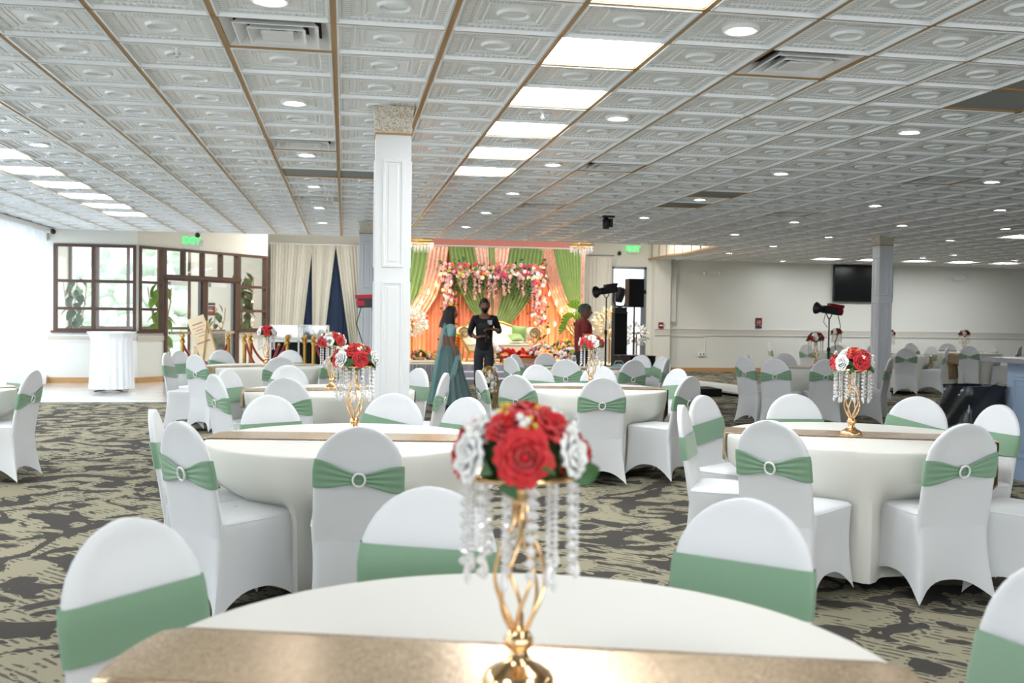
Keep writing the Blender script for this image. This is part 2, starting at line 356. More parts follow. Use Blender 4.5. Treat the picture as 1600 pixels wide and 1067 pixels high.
# north wall: lobby outer glazing on the left, exit door right of the stage
WN, mN = wall_holes('wall_north', 'y', 0, XR+7.2, 0, HI, [(0.7, 3.5, 0.12, 3.05), (6.86+7.2, 7.80+7.2, 0.02, 2.72)], p0=(-7.2, YN), p1=(XR, YN))
WE = sbox('wall_east', MT['wall'], XR, XR+0.15, YB, YN, 0, HI)
WB = sbox('wall_back', MT['wall'], XL, XR, YB-0.15, YB, 0, HI)
WL, mL = wall_holes('wall_west', 'x', 0, 24.5, 0, HI, [(1.0+4.8*k, 1.0+4.8*k+4.4, 0.15, 2.72) for k in range(5)][:5], p0=(XL, YB), p1=(XL, 20.5))
WLo = sbox('wall_lobby_west', MT['wall'], -7.35, -7.2, 20.5, YN, 0, HI)
WLs = sbox('wall_lobby_south', MT['wall'], -7.35, XL, 20.5, 20.65, 0, HI)
P1 = (-3.97, 20.5); P2 = (-1.72, 23.35)
WF, mF = wall_holes('wall_lobby_front', 'y', 0, P1[0]-XL, 0, HI, [(0.10, P1[0]-XL-0.02, 1.0, 2.68)], th=0.13, p0=(XL, 20.5), p1=P1)
LA = math.hypot(P2[0]-P1[0], P2[1]-P1[1])
WA, mA = wall_holes('wall_lobby_angled', 'a', 0, LA, 0, HI, [(0.04, LA-0.04, 1.0, 2.68), (0.66, 2.72, 0, 2.68)], th=0.13, p0=P1, p1=P2)
WR_, mR = wall_holes('wall_lobby_return', 'r', 0, YN-P2[1], 0, HI, [(0.10, 0.9, 1.0, 2.66)], th=0.1, p0=P2, p1=(P2[0]-0.14, YN))
# wall pilaster beside the exit door and thin conduit cover
pil = sbox('trim_1', MT['wall'], XS+0.10, XS+0.52, YN-0.30, YN, 0, CEIL)
box = sbox('trim_2', MT['wall'], XS+0.53, XS+0.72, YN-0.14, YN-0.01, 1.32, 2.72)
# chair rails with ornament and oak baseboards
rails = [('trim_3', XS+0.52, XR, YN-0.02, YN), ('trim_4', XS+0.10, XS+0.52, YN-0.32, YN-0.30), ('trim_5', XL, P1[0], 20.48, 20.5)]
for nm, a, b, c, d in rails:
    zz = (0.98, 1.13) if nm != 'trim_5' else (0.82, 0.92)
    r = struct(B().box(a, b, c, d, *zz).build(nm, MT['rail'], None, False))
    q = B().box(a, b, c-0.012, d, zz[1]-0.005, zz[1]+0.015).box(a, b, c-0.012, d, zz[0]-0.015, zz[0]+0.005).build('rail_moulding', MT['satinwhite'], r, False)
ra = B().box(0, 0.66, -0.02, 0, 0.82, 0.92, mA).box(2.72, LA, -0.02, 0, 0.82, 0.92, mA); struct(ra.build('trim_6', MT['rail'], None, False))
for nm, a, b, c, d in [('baseboard_north', XS+0.52, XR, YN-0.02, YN), ('baseboard_pilaster', XS+0.10, XS+0.52, YN-0.32, YN-0.30), ('baseboard_lobby', XL, P1[0], 20.48, 20.5), ('baseboard_west', XL, XL+0.02, 15.0, 20.5)]:
    struct(B().box(a, b, c, d, 0, 0.11).build(nm, MT['wood'], None, False))
struct(B().box(0, 0.62, -0.02, 0, 0, 0.11, mA).build('baseboard_angled', MT['wood'], None, False))

# ---------------------------------------------------------------- ceiling: gilt grid, embossed tiles, raised part over the stage
cb = B().box(XL, XR, YB, YS, CEIL+0.09, CEIL+0.2).box(XS+0.03, XR, YS+0.03, YN, CEIL+0.09, CEIL+0.2)
ceiling = struct(cb.build('ceiling', MT['ceil_back'], None, False))
rc = struct(B().box(-7.35, XS, YS, YN, 3.75, 3.9).build('ceiling_raised', MT['wall'], None, False))
rs = struct(B().box(XL, XS, YS, YS+0.05, CEIL-0.01, 3.75).box(XS, XS+0.05, YS, YN, CEIL-0.01, 3.75).build('trim_7', MT['wall'], None, False))
gl = B().box(XS-0.02, XS-0.002, YS+0.05, YN-0.3, CEIL-0.01, CEIL+0.03)
for k in range(9): gl.box(XS-0.02, XS-0.002, YS+0.3+0.6*k, YS+0.33+0.6*k, CEIL+0.03, 3.7)
gl.build('gilt_lattice', MT['goldbar'], rs, False)
def rng(a, b): return range(a, b)
IL0, IL1, JR0, JR1 = -9, 34, -4, 24
lm = B().box(-0.015, 0.015, 0, 1, -0.010, 0.03).mesh('ceiling_runner', MT['goldbar'], False)
def runner(x, y, L, along_y):
    o = ob('ceiling_runner', lm, ceiling); o.location = (x, y, CEIL)
    o.scale = (1, L, 1)
    if not along_y: o.rotation_euler = (0, 0, -PI/2); o.scale = (0.8, L, 1)
for i in rng(IL0, IL1+1):
    y1 = YN if i >= 13 else YS
    runner(LX(i), LY(-9), y1-LY(-9), True)
for j in rng(-4, 34):
    x0 = LX(IL0) if j <= 24 else XS
    if LY(j) < YN: runner(x0, LY(j)-0.001, XR-x0, False)
prof = [(.291, .010), (.289, -.016), (.278, -.017), (.274, .004), (.262, .010), (.255, .001), (.219, .001), (.212, .009), (.192, .009), (.188, .004), (.168, .004), (.164, .010), (.150, .010), (.146, .004), (.139, .004), (.135, .009)]
def tile_geo(b, cx=0, cy=0, cz=0, ring=True, seg=24):
    vs = []
    for h, z in prof: vs += [(cx-h, cy-h, cz+z), (cx+h, cy-h, cz+z), (cx+h, cy+h, cz+z), (cx-h, cy+h, cz+z)]
    fs = []
    for k in range(len(prof)-1):
        for q in range(4): fs.append((k*4+q, k*4+(q+1) % 4, k*4+4+(q+1) % 4, k*4+4+q))
    n = len(prof)*4-4; fs.append((n, n+1, n+2, n+3)); b.add(vs, fs)
    if ring:
        rp = [(.094, .009), (.087, -.006), (.077, -.006), (.069, .008)]; vs = []; fs = []
        for r, z in rp:
            for q in range(seg): vs.append((cx+r*math.cos(2*PI*q/seg), cy+r*math.sin(2*PI*q/seg), cz+z))
        for k in range(3):
            for q in range(seg): fs.append((k*seg+q, k*seg+(q+1) % seg, (k+1)*seg+(q+1) % seg, (k+1)*seg+q))
        b.add(vs, fs)
tb = B(); tile_geo(tb); tile_me = tb.mesh('ceiling_tile', MT['tile'], False)
for p in tile_me.polygons:                      # every face of a tile looks down or inwards; make normals face the room
    pass
PANELS = [(2, j) for j in (-2, 0, 2, 4, 6, 8)] + [(-6, j) for j in (8, 10, 12, 14, 16, 18)] + [(19, 17), (19, 29), (21, 29), (23, 29), (25, 29), (27, 29)]
VENTS = [(-1, 0), (4, 0), (-1, 6), (4, 7), (-1, 13), (10, 7), (4, 13), (10, 13)]
FLATS = [(7, 1), (7, 0), (-1, 9), (0, 9), (7, 12), (7, 10)]
skip = set(PANELS+VENTS+FLATS)
cells = []
for i in rng(IL0, IL1):
    for j in rng(-3, 33 if i >= 13 else 24):
        if (i, j) in skip: continue
        x, y = LX(i)+T/2, LY(j)+T/2
        if y > YN-0.2 or x < XL+0.05 or x > XR-0.2: continue
        z = x*Fw.x+y*Fw.y; u = (x*R0.x+y*R0.y)/z
        if z < 0.6 or abs(u) > 1.3: continue
        cells.append((z if abs(u) < 0.53 and z > 3.6 else z+100, i, j, x, y))
cells.sort()
inview = [c for c in cells if c[0] > 4.4 or True]
for z, i, j, x, y in cells[:300]:
    o = ob('ceiling_tile', tile_me, ceiling); o.location = (x, y, CEIL)
fb = B()
for z, i, j, x, y in cells[300:]: tile_geo(fb, x, y, CEIL, True, 14 if z < 16 else 8)
ft = fb.build('ceiling_tiles', MT['tile'], ceiling, False); ft['kind'] = 'stuff'
for i, j in FLATS:
    B().box(LX(i)+0.012, LX(i+1)-0.012, LY(j)+0.01, LY(j+1)-0.01, CEIL+0.002, CEIL+0.02).build('plain_ceiling_panel', MT['flat'], ceiling, False)
ORD = ['nearest', 'second nearest', 'third nearest', 'fourth nearest', 'fifth nearest', 'sixth nearest', 'seventh nearest']
cnt = {}
for i, j in PANELS:
    row = {2: 'the middle row of bright square ceiling lights', -6: 'the left row of bright square ceiling lights'}.get(i)
    if row:
        k = cnt.get(i, 0); cnt[i] = k+1; lab = 'glowing square light panel, %s of %s' % (ORD[k], row)
    elif j == 17: lab = 'glowing square light panel alone at the right edge of the picture'
    else:
        w = {19: 'leftmost above the television', 21: 'second, behind the pillar top', 23: 'third, right of the pillar', 25: 'second from the right', 27: 'rightmost'}[i]
        lab = 'square light panel in the last row by the end wall, '+w
    r = empty('ceiling_light', (LX(i)+T/2, LY(j)+T/2, CEIL), 0, lab, 'ceiling light', 'square light panels in the ceiling')
    h = T/2-0.012
    B().box(-h+0.01, h-0.01, -h+0.01, h-0.01, 0.004, 0.012).build('diffuser', MT['panel_light'], r, False)
    f = B()
    for a in ((-h, h, -h, -h+0.01), (-h, h, h-0.01, h), (-h, -h+0.01, -h, h), (h-0.01, h, -h, h)): f.box(*a, -0.002, 0.02)
    f.build('frame', MT['satinwhite'], r, False)
def make_vent(lab, i, j):
    r = empty('ceiling_vent', (LX(i)+T/2, LY(j)+T/2, CEIL), 0, lab, 'vent', 'square louvred ceiling vents')
    B().box(-0.29, 0.29, -0.29, 0.29, 0.055, 0.07).build('duct_plate', MT['blackcloth'], r, False)
    for (ho, hi, zo, zi) in ((0.292, 0.235, 0.0, 0.05), (0.225, 0.165, -0.012, 0.045), (0.155, 0.10, -0.016, 0.04)):
        b = B(); vs = []
        for h, z in ((ho, zo), (ho-0.006, zo-0.004), (hi, zi), (hi+0.006, zi+0.002)):
            vs += [(-h, -h, z), (h, -h, z), (h, h, z), (-h, h, z)]
        fs = [(k*4+q, k*4+(q+1) % 4, ((k+1) % 4)*4+(q+1) % 4, ((k+1) % 4)*4+q) for k in range(4) for q in range(4)]
        b.add(vs, fs).build('louvre', MT['satinwhite'], r, False)
    B().box(-0.085, 0.085, -0.085, 0.085, -0.018, -0.006).build('centre_plate', MT['satinwhite'], r, False)
    b = B()
    for s in (-1, 1): b.bar((-0.2, s*0.2, 0.04), (0.2, -s*0.2, 0.04), 0.012)
    b.build('brace', MT['satinwhite'], r, False)
for lab, c in zip(['square louvred vent at the top left, behind the nearest round downlight', 'square louvred vent at the top right, past the nearest right downlight',
                   'square vent in the tile line above and left of the near pillar', 'square vent right of the third glowing panel row, behind the second right downlight',
                   'small far vent left of the near pillar, in front of the ivory curtains', 'open dark-edged vent high on the right, left of a downlight', 'dark thin vent above the stage front', 'far dark vent on the right above the end wall'], VENTS):
    make_vent(lab, *c)
DL = {-5: [7], -1: [-1, 3, 7, 11, 15, 19], 3: [-1, 3, 7, 11, 15, 19], 7: [3, 7, 11, 15], 11: [7, 11, 15, 19], 14: [11, 15, 19, 23, 27], 17: [15], 18: [19, 31], 22: [25, 27], 26: [27]}
LN = {-5: 'beside the left row of bright square panels', -1: 'in the tile line left of the near white pillar', 3: 'in the line just right of the middle bright panels', 7: 'in the second line right of the bright panels',
      11: 'in the third line right of the bright panels', 14: 'in the fourth line right of the bright panels', 17: 'in the fifth line on the far right', 18: 'in the sixth line near the far pillar', 22: 'right of the far pillar near the end wall', 26: 'at the far right edge near the end wall'}
dl0 = None
for i, rows in DL.items():
    for k, j in enumerate(rows):
        loc = (LX(i)+T/2, LY(j)+T/2, CEIL)
        if not dl0:
            dl0 = o = empty('downlight', loc)
            B().lathe([(.098, .012), (.098, -.006), (.090, -.013), (.074, -.011), (.062, .002)], 24, cap=False).build('trim_ring', MT['white'], o)
            B().lathe([(.001, -.002), (.063, -.002), (.063, .006), (.001, .006)], 20, cap=False).build('lens', MT['bulb'], o)
        else: o = copy_tree(dl0); o.location = loc
        tag(o, 'round recessed downlight, %s %s' % (('nearest' if k == 0 else ORD[k]) if len(rows) > 1 else 'the single one', LN[i]), 'ceiling light', 'round downlights')
for (x, y, lab) in [(-0.97, 6.12, 'small white fire sprinkler head in the upper left ceiling'), (1.45, 7.43, 'small white fire sprinkler head between glowing square panels'), (2.70, 13.15, 'tiny dark sprinkler head above the stage')]:
    r = empty('sprinkler', (x, y, CEIL), 0, lab, 'sprinkler', 'ceiling sprinklers')
    B().lathe([(.03, .01), (.032, -.004), (.014, -.012), (.010, -.05), (.018, -.055), (.018, -.06)], 12).build('head', MT['satinwhite'], r)
    B().tube([(0.016*math.cos(a), 0, -0.035+0.03*math.sin(a)) for a in [PI*k/6 for k in range(0, -7, -1)]], 0.003, 6).build('frame_arm', MT['grey'], r)

# ---------------------------------------------------------------- pillars
def pillar(x, y, w, m, lab, panels=((0.25, 1.15), (1.25, 2.30)), capz=0.16):
    r = empty('pillar', (x, y, 0), 0, lab, 'pillar', 'square panelled pillars')
    h = w/2
    B().box(-h, h, -h, h, 0, CEIL-0.03).build('shaft', m, r, False)
    B().box(-h-0.02, h+0.02, -h-0.02, h+0.02, 0, 0.12).build('plinth', m, r, False)
    c = B().lathe([(1, CEIL-capz-0.03), (1.05, CEIL-capz-0.02), (1.05, CEIL-capz), (1.02, CEIL-capz+0.01), (1.06, CEIL-0.06), (1.14, CEIL-0.03), (1.14, CEIL+0.004)], 4)
    k = h*math.sqrt(2); c.v = [((a*math.cos(PI/4)-b*math.sin(PI/4))*k, (a*math.sin(PI/4)+b*math.cos(PI/4))*k, z) for a, b, z in c.v]
    c.build('capital', MT['cap'], r, False)
    B().box(-h-0.008, h+0.008, -h-0.008, h+0.008, CEIL-capz-0.05, CEIL-capz-0.035).build('gilt_band', MT['goldbar'], r, False)
    for s in range(4):
        R = Matrix.Rotation(s*PI/2, 4, 'Z'); b = B(); q = h*0.62
        for z0, z1 in panels:
            vs = []
            for ins, yy in ((0, 0.0), (0.004, -0.009), (0.018, -0.009), (0.024, -0.002), (0.040, -0.002), (0.048, -0.006), (0.05, -0.006)):
                vs += [R @ Vector(p) for p in ((-q+ins, -h+yy, z0+ins), (q-ins, -h+yy, z0+ins), (q-ins, -h+yy, z1-ins), (-q+ins, -h+yy, z1-ins))]
            b.add(vs, [(k*4+e, k*4+(e+1) % 4, k*4+4+(e+1) % 4, k*4+4+e) for k in range(6) for e in range(4)]+[(24, 25, 26, 27)])
        b.build('raised_panel_moulding', m, r, False)
pillar(0.35, 7.66, 0.26, MT['satinwhite'], 'near white square pillar with gilded capital between the left tables', ((0.25, 1.65), (1.75, 2.55)))
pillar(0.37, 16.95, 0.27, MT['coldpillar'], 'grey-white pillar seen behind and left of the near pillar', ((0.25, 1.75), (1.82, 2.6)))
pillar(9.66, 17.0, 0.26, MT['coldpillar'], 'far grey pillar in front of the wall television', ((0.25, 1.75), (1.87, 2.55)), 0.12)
# ---------------------------------------------------------------- banquet chairs in white stretch covers
def rrect(n, x0, x1, y0, y1, rad):
    pts = []; cs = [(x1-rad, y1-rad, 0), (x0+rad, y1-rad, 1), (x0+rad, y0+rad, 2), (x1-rad, y0+rad, 3)]
    per = n//4; k = 5
    for c, (cx, cy, q) in enumerate(cs):
        arc = [(cx+rad*math.cos(PI/2*(q+t/(k-1))), cy+rad*math.sin(PI/2*(q+t/(k-1)))) for t in range(k)]
        nx = cs[(c+1) % 4]; e = arc[-1]; q2 = nx[2]; s = (nx[0]+rad*math.cos(PI/2*q2), nx[1]+rad*math.sin(PI/2*q2))
        pts += arc+[(lerp(e[0], s[0], t/(per-k+1)), lerp(e[1], s[1], t/(per-k+1))) for t in range(1, per-k+1)]
    return pts
def back_y(z): return -0.200+max(0, 0.44-z)*0.09-0.085*max(0, (z-0.44)/0.47)**1.15
def back_w(z):
    if z < 0.70: return lerp(0.200, 0.198, sm(0.44, 0.62, z)) if z > 0.42 else 0.196
    t = min(1, (z-0.70)/0.212); return 0.198*max(0, 1-t**2.1)**0.5
def build_chair_meshes():
    S = B(); P = rrect(64, -0.208, 0.208, -0.205, 0.235, 0.035); n = len(P)
    rings = []
    for v in [k/11 for k in range(12)]:
        ring = []
        for (x, y) in P:
            tx = abs(x)/0.208; ty = abs(y-0.015)/0.22
            side = tx < 0.999 and ty > tx; t = min(tx, 1) if ty >= tx else min(ty, 1)
            arch = max(0, 1-t**2.6); front = y > 0.015
            hem = 0.012+arch*(0.115 if (ty >= tx and not front) else 0.13)
            crn = t**3
            fl = (1-v)**1.7
            ox = math.copysign(crn*0.022, x)*fl - math.copysign((1-crn)*0.022, x)*fl*(ty < tx)
            oy = (-(0.07 if not front else -0.02)*crn + (0.02 if not front else -0.02)*(1-crn)*(ty >= tx))*fl
            if not front and ty < tx: oy = -0.07*crn*fl
            pinch = 0.012*math.sin(PI*v)
            ring.append((x+ox-math.copysign(pinch*tx, x), y+oy, lerp(hem, 0.455, v)))
        rings.append(ring)
    for sc, z in ((0.985, 0.466), (0.95, 0.473), (0.80, 0.480), (0.5, 0.486), (0.02, 0.488)):
        rings.append([(x*sc, (y-0.015)*sc+0.015, z) for x, y in P])
    vs = [p for r in rings for p in r]; fs = [(i*n+j, i*n+(j+1) % n, (i+1)*n+(j+1) % n, (i+1)*n+j) for i in range(len(rings)-1) for j in range(n)]
    S.add(vs, fs)
    seat = S.mesh('seat_cover', MT['spandex'])
    K = B(); zs = [0.30, 0.36, 0.42, 0.46, 0.52, 0.58, 0.64, 0.70, 0.74, 0.78, 0.81, 0.84, 0.865, 0.885, 0.899, 0.908, 0.9115]; m = 32; vs = []
    for z in zs:
        w = max(0.004, back_w(z)); y0 = back_y(z)
        for j in range(m):
            a = 2*PI*j/m; cx = math.cos(a); sx = math.sin(a)
            X = w*math.copysign(abs(cx)**0.55, cx); e = abs(X)/max(w, .001)
            th = 0.009+0.010*sm(0.55, 0.9, e)*min(1, w/0.1) if w > 0.02 else 0.012
            if z < 0.46: th = lerp(0.008, th, sm(0.30, 0.50, z))
            if z > 0.84: th = max(th, 0.009+0.009*sm(0.84, 0.90, z))
            vs.append((X, y0+th*math.copysign(abs(sx)**0.6, sx), z))
    fs = [(i*m+j, i*m+(j+1) % m, (i+1)*m+(j+1) % m, (i+1)*m+j) for i in range(len(zs)-1) for j in range(m)]
    fs += [tuple(range(m))[::-1], tuple(range((len(zs)-1)*m, len(zs)*m))]
    K.add(vs, fs); back = K.mesh('back_cover', MT['spandex'])
    D = B()     # piping seam on the seat edge and back frame
    D.tube([(x*0.995, (y-0.015)*0.995+0.015, 0.459) for x, y in P], 0.0035, 6, True); pip = D.mesh('piping', MT['spandex'])
    def sash(tilt, name):
        G = B(); m = 64; vs = []; rows = 20
        for r in range(rows+1):
            for j in range(m):
                a = 2*PI*j/m; cx = math.cos(a); sx = math.sin(a); front = sx > 0
                X = 0.201*math.copysign(abs(cx)**0.5, cx)
                pin = 1 if front else lerp(0.30, 1, sm(0.0, 0.19, abs(X))**0.75)
                v = r/rows-0.5; zc = 0.687+tilt*X-(0 if front else 0.012*(1-abs(X)/0.2)); z = zc+v*0.128*pin*(1 if not front else 0.97)
                fold = 0 if front else 0.0042*math.cos(v*2*PI*3.5)*(1-0.8*abs(X)/0.2)
                w = back_w(z); X2 = (w+0.004)*math.copysign(abs(cx)**0.5, cx) if abs(cx) > 0.2 else X
                th = 0.0235 if not front else 0.0215
                th += 0.006*(1-abs(X)/0.2)*(0 if front else 1)
                vs.append((X2, back_y(z)+th*math.copysign(abs(sx)**0.45, sx)+(fold if not front else 0), z))
        fs = [(i*m+j, i*m+(j+1) % m, (i+1)*m+(j+1) % m, (i+1)*m+j) for i in range(rows) for j in range(m)]
        return G.add(vs, fs).mesh(name, MT['sage'])
    R = B(); zc = 0.675; q = Matrix.Translation((0, back_y(zc)-0.037, zc)) @ Matrix.Rotation(PI/2+0.18, 4, 'X')
    R.tube([q @ Vector((0.027*math.cos(2*PI*k/24), 0.030*math.sin(2*PI*k/24), 0)) for k in range(24)], 0.0052, 8, True)
    ring = R.mesh('ring_buckle', MT['white'])
    return seat, back, pip, [sash(t, 'sash') for t in (0.0, 0.10, -0.10, 0.2)], ring
SEAT, BACK, PIP, SASH, RING = build_chair_meshes()
def chair(bx, by, face, lab, group, tilt=0):
    """bx,by: plan position of the top of the backrest; face: point the sitter looks at"""
    d = Vector((face[0]-bx, face[1]-by)).normalized(); ang = math.atan2(d.y, d.x)-PI/2
    o = empty('banquet_chair', (bx+d.x*0.285, by+d.y*0.285, 0), ang, lab, 'chair', group)
    s = ob('seat_cover', SEAT, o); ob('piping', PIP, s); ob('back_cover', BACK, o); q = ob('sash', SASH[tilt % 4], o); ob('ring_buckle', RING, q)
    return o

# ---------------------------------------------------------------- tables, cloths, runners
TH, TR = 0.74, 0.73
leg_me = B().tube([(0, 0, 0.02), (0, 0, TH-0.03)], 0.014, 8).mesh('leg', MT['grey'])
top_me = B().lathe([(0.001, TH-0.03), (TR-0.02, TH-0.03), (TR-0.006, TH-0.02), (TR-0.006, TH-0.006), (TR-0.02, TH-0.002), (0.001, TH-0.002)], 48, cap=False).mesh('tabletop', MT['wood'])
def table(x, y, name, chairs, run, seed=0, hem=0.05, pleat=0.5):
    """chairs: back-top points; run: (angle, drop at -end, drop at +end)"""
    rnd = random.Random(seed)
    t = empty('round_table', (x, y, 0), 0, 'round folding table hidden under the ivory cloth, '+name, 'table', 'round banquet tables')
    ob('tabletop', top_me, t)
    for a in range(4): l = ob('leg', leg_me, t); l.location = (0.2*math.cos(a*PI/2+0.7), 0.2*math.sin(a*PI/2+0.7), 0)
    ph = [rnd.uniform(0, 6) for _ in range(4)]; A = []
    for c in chairs:
        d = math.hypot(c[0]-x, c[1]-y); A.append((math.atan2(c[1]-y, c[0]-x), max(0.50, d-0.54)))
    def rad(th, z):
        v = max(0, (TH-z)/TH)
        r = TR+0.006-0.07*v**0.8*sm(0, .3, v)+v**0.7*pleat*(0.035*math.sin(9*th+ph[0])+0.022*math.sin(14*th+ph[1])+0.012*math.sin(23*th+ph[2]))
        for a, rc in A:
            dl = (th-a+PI) % (2*PI)-PI
            if abs(dl) > 1.2: continue
            lat = abs(TR*math.sin(dl)); w = 1-sm(0.22, 0.32, lat)
            wz = 1-sm(0.40, 0.60, z)
            r = lerp(r, min(r, rc/max(.6, math.cos(dl))), w*wz)
        return r
    b = B(); n = 120; rows = []
    for r in (0.001, 0.25, 0.5, 0.66, 0.70, 0.722): rows.append([(r*math.cos(2*PI*j/n), r*math.sin(2*PI*j/n), TH+0.006) for j in range(n)])
    rows.append([((TR+0.003)*math.cos(2*PI*j/n), (TR+0.003)*math.sin(2*PI*j/n), TH+0.001) for j in range(n)])
    for k in range(1, 22):
        z = lerp(TH-0.006, hem, (k-1)/20)
        rows.append([(rad(2*PI*j/n, z)*math.cos(2*PI*j/n), rad(2*PI*j/n, z)*math.sin(2*PI*j/n), z) for j in range(n)])
    vs = [p for r in rows for p in r]; b.add(vs, [(i*n+j, i*n+(j+1) % n, (i+1)*n+(j+1) % n, (i+1)*n+j) for i in range(len(rows)-1) for j in range(n)])
    cl = b.build('tablecloth', MT['cloth']); cl.location = (x, y, 0); tag(cl, 'ivory tablecloth to the floor over the '+name, 'tablecloth', 'ivory tablecloths')
    if run:
        ang, d0, d1, off = run; g = B(); hw = 0.155; ca, sa = math.cos(ang), math.sin(ang); nu, nv = 14, 60
        def pt(u, v):
            lt = off+(u-0.5)*2*hw; c = math.sqrt((TR+0.004)**2-lt**2)
            L0 = c+d0; L1 = c+d1; s = lerp(-L0, L1, v)
            if abs(s) <= c-0.004: q = (s, lt, TH+0.0105)
            else:
                over = abs(s)-c+0.004; sg = math.copysign(1, s)
                th = math.atan2(lt*ca+sg*c*sa, sg*c*ca-lt*sa)
                z = TH+0.0105-over if over > 0.006 else TH+0.008
                rr = max(rad(th, z), TR if z > 0.5 else 0)+0.008+0.006*math.sin(u*19+over*8)*min(1, over*6)
                return (rr*math.cos(th), rr*math.sin(th), z)
            return (q[0]*ca-q[1]*sa, q[0]*sa+q[1]*ca, q[2])
        r = g.grid(pt, nu, nv).build('table_runner', MT['runner']); r.location = (x, y, 0)
        md = r.modifiers.new('thick', 'SOLIDIFY'); md.thickness = 0.002; md.offset = 1
        tag(r, 'champagne sequin table runner across the '+name, 'table runner', 'sequin table runners')
    return (x, y)

# ---------------------------------------------------------------- rose centrepieces
def rose_mesh(name, m, R=0.042, seed=1):
    rnd = random.Random(seed); b = B()
    b.ball((0, 0, R*0.30), (R*0.22, R*0.22, R*0.45), 8, 6)
    for layer, (cnt_, rad_, h, op) in enumerate(((3, 0.30, 0.95, 0.1), (4, 0.50, 0.92, 0.35), (5, 0.70, 0.84, 0.55), (6, 0.90, 0.66, 0.8))):
        for k in range(cnt_):
            a0 = 2*PI*(k+0.37*layer)/cnt_+rnd.uniform(-.15, .15); sp = 2*PI/cnt_*0.72
            def f(u, v, a0=a0, sp=sp, rad_=rad_, h=h, op=op):
                a = a0+(u-0.5)*2*sp; w = math.sin(PI*min(1, v*0.9+0.1))**0.5
                a = a0+(u-0.5)*2*sp*(0.35+0.65*w)
                r = R*rad_*(0.25+0.75*v**0.7)+R*0.20*op*max(0, v-0.75)*4*0.5
                z = R*(h*math.sin(v*PI/2*0.98)-0.28*op*max(0, v-0.7)/0.3*0.6)*(1-0.18*(2*u-1)**2)
                r *= 1+0.05*math.sin(u*9+a0)
                return (r*math.cos(a), r*math.sin(a), z)
            b.grid(f, 6, 6)
    return b.mesh(name, m)
def leaf_mesh(name, m, L=0.06, w=0.018):
    b = B()
    def f(u, v):
        x = (u-0.5)*2*w*math.sin(PI*min(1, v*0.96+0.02))**0.8*(1.25-0.5*v); return (x, L*v, 0.25*abs(x)+0.012*math.sin(PI*v))
    return b.grid(f, 4, 7).mesh(name, m)
ROSER = rose_mesh('rose', MT['red'], 0.042, 1); ROSEW = rose_mesh('rose', MT['white_petal'], 0.040, 2); ROSED = rose_mesh('rose', MT['darkred'], 0.040, 3)
LEAF = leaf_mesh('leaf', MT['leaf'])
def sprig(name, m, r, cntb, seed):
    rnd = random.Random(seed); b = B()
    for k in range(cntb):
        p = Vector((rnd.uniform(-.014, .014), rnd.uniform(-.014, .014), 0.03+0.02*k/cntb+rnd.uniform(0, .012)))
        b.ball(p, (r, r, r*1.2), 8, 6); b.tube([(0, 0, 0), p*0.6+Vector((0, 0, 0.004)), p], 0.0012, 4)
    return b.mesh(name, m)
BERRY = sprig('berry_sprig', MT['berry'], 0.0068, 3, 1); YELL = sprig('yellow_sprig', MT['yellow'], 0.0055, 7, 2)
def strand_mesh(n, r, L, tail=True):
    b = B()
    for k in range(n):
        z = -L*(k+0.5)/n; b.lathe([(0.0005, z+r), (r*0.8, z+r*0.45), (r, z), (r*0.8, z-r*0.45), (0.0005, z-r)], 8, cap=False)
    b.tube([(0, 0, 0), (0, 0, -L)], 0.0007, 4)
    if tail: b.lathe([(0.0005, -L), (0.004, -L-0.008), (0.0075, -L-0.026), (0.004, -L-0.036), (0.0005, -L-0.040)], 8, cap=False)
    return b.mesh('crystal_strand', MT['crystal'], False)
ST = [strand_mesh(8, 0.0094, 0.165, False), strand_mesh(14, 0.0052, 0.145)]
def stand_parts(root):
    B().lathe([(0.001, 0), (0.062, 0), (0.064, 0.006), (0.060, 0.016), (0.046, 0.027), (0.028, 0.036), (0.019, 0.047), (0.016, 0.058), (0.024, 0.066), (0.027, 0.078), (0.020, 0.090), (0.014, 0.096)], 32).build('foot', MT['gold'], root)
    for k in range(6):
        a0 = 2*PI*k/6; pts = []; rr = []
        for q in range(25):
            t = q/24; z = 0.092+0.235*t; R = 0.012+0.032*math.sin(PI*min(1, t/0.86)**0.9)**1.1 if t < 0.86 else 0.012
            a = a0+1.9*t; pts.append((R*math.cos(a), R*math.sin(a), z)); rr.append(0.0042-0.001*t)
        B().tube(pts, rr, 8).build('twisted_stem', MT['gold'], root)
    B().lathe([(0.013, 0.318), (0.017, 0.325), (0.014, 0.336), (0.019, 0.345), (0.015, 0.352), (0.022, 0.362), (0.055, 0.366), (0.104, 0.368), (0.106, 0.372), (0.104, 0.376), (0.02, 0.378)], 32).build('top_plate', MT['gold'], root)
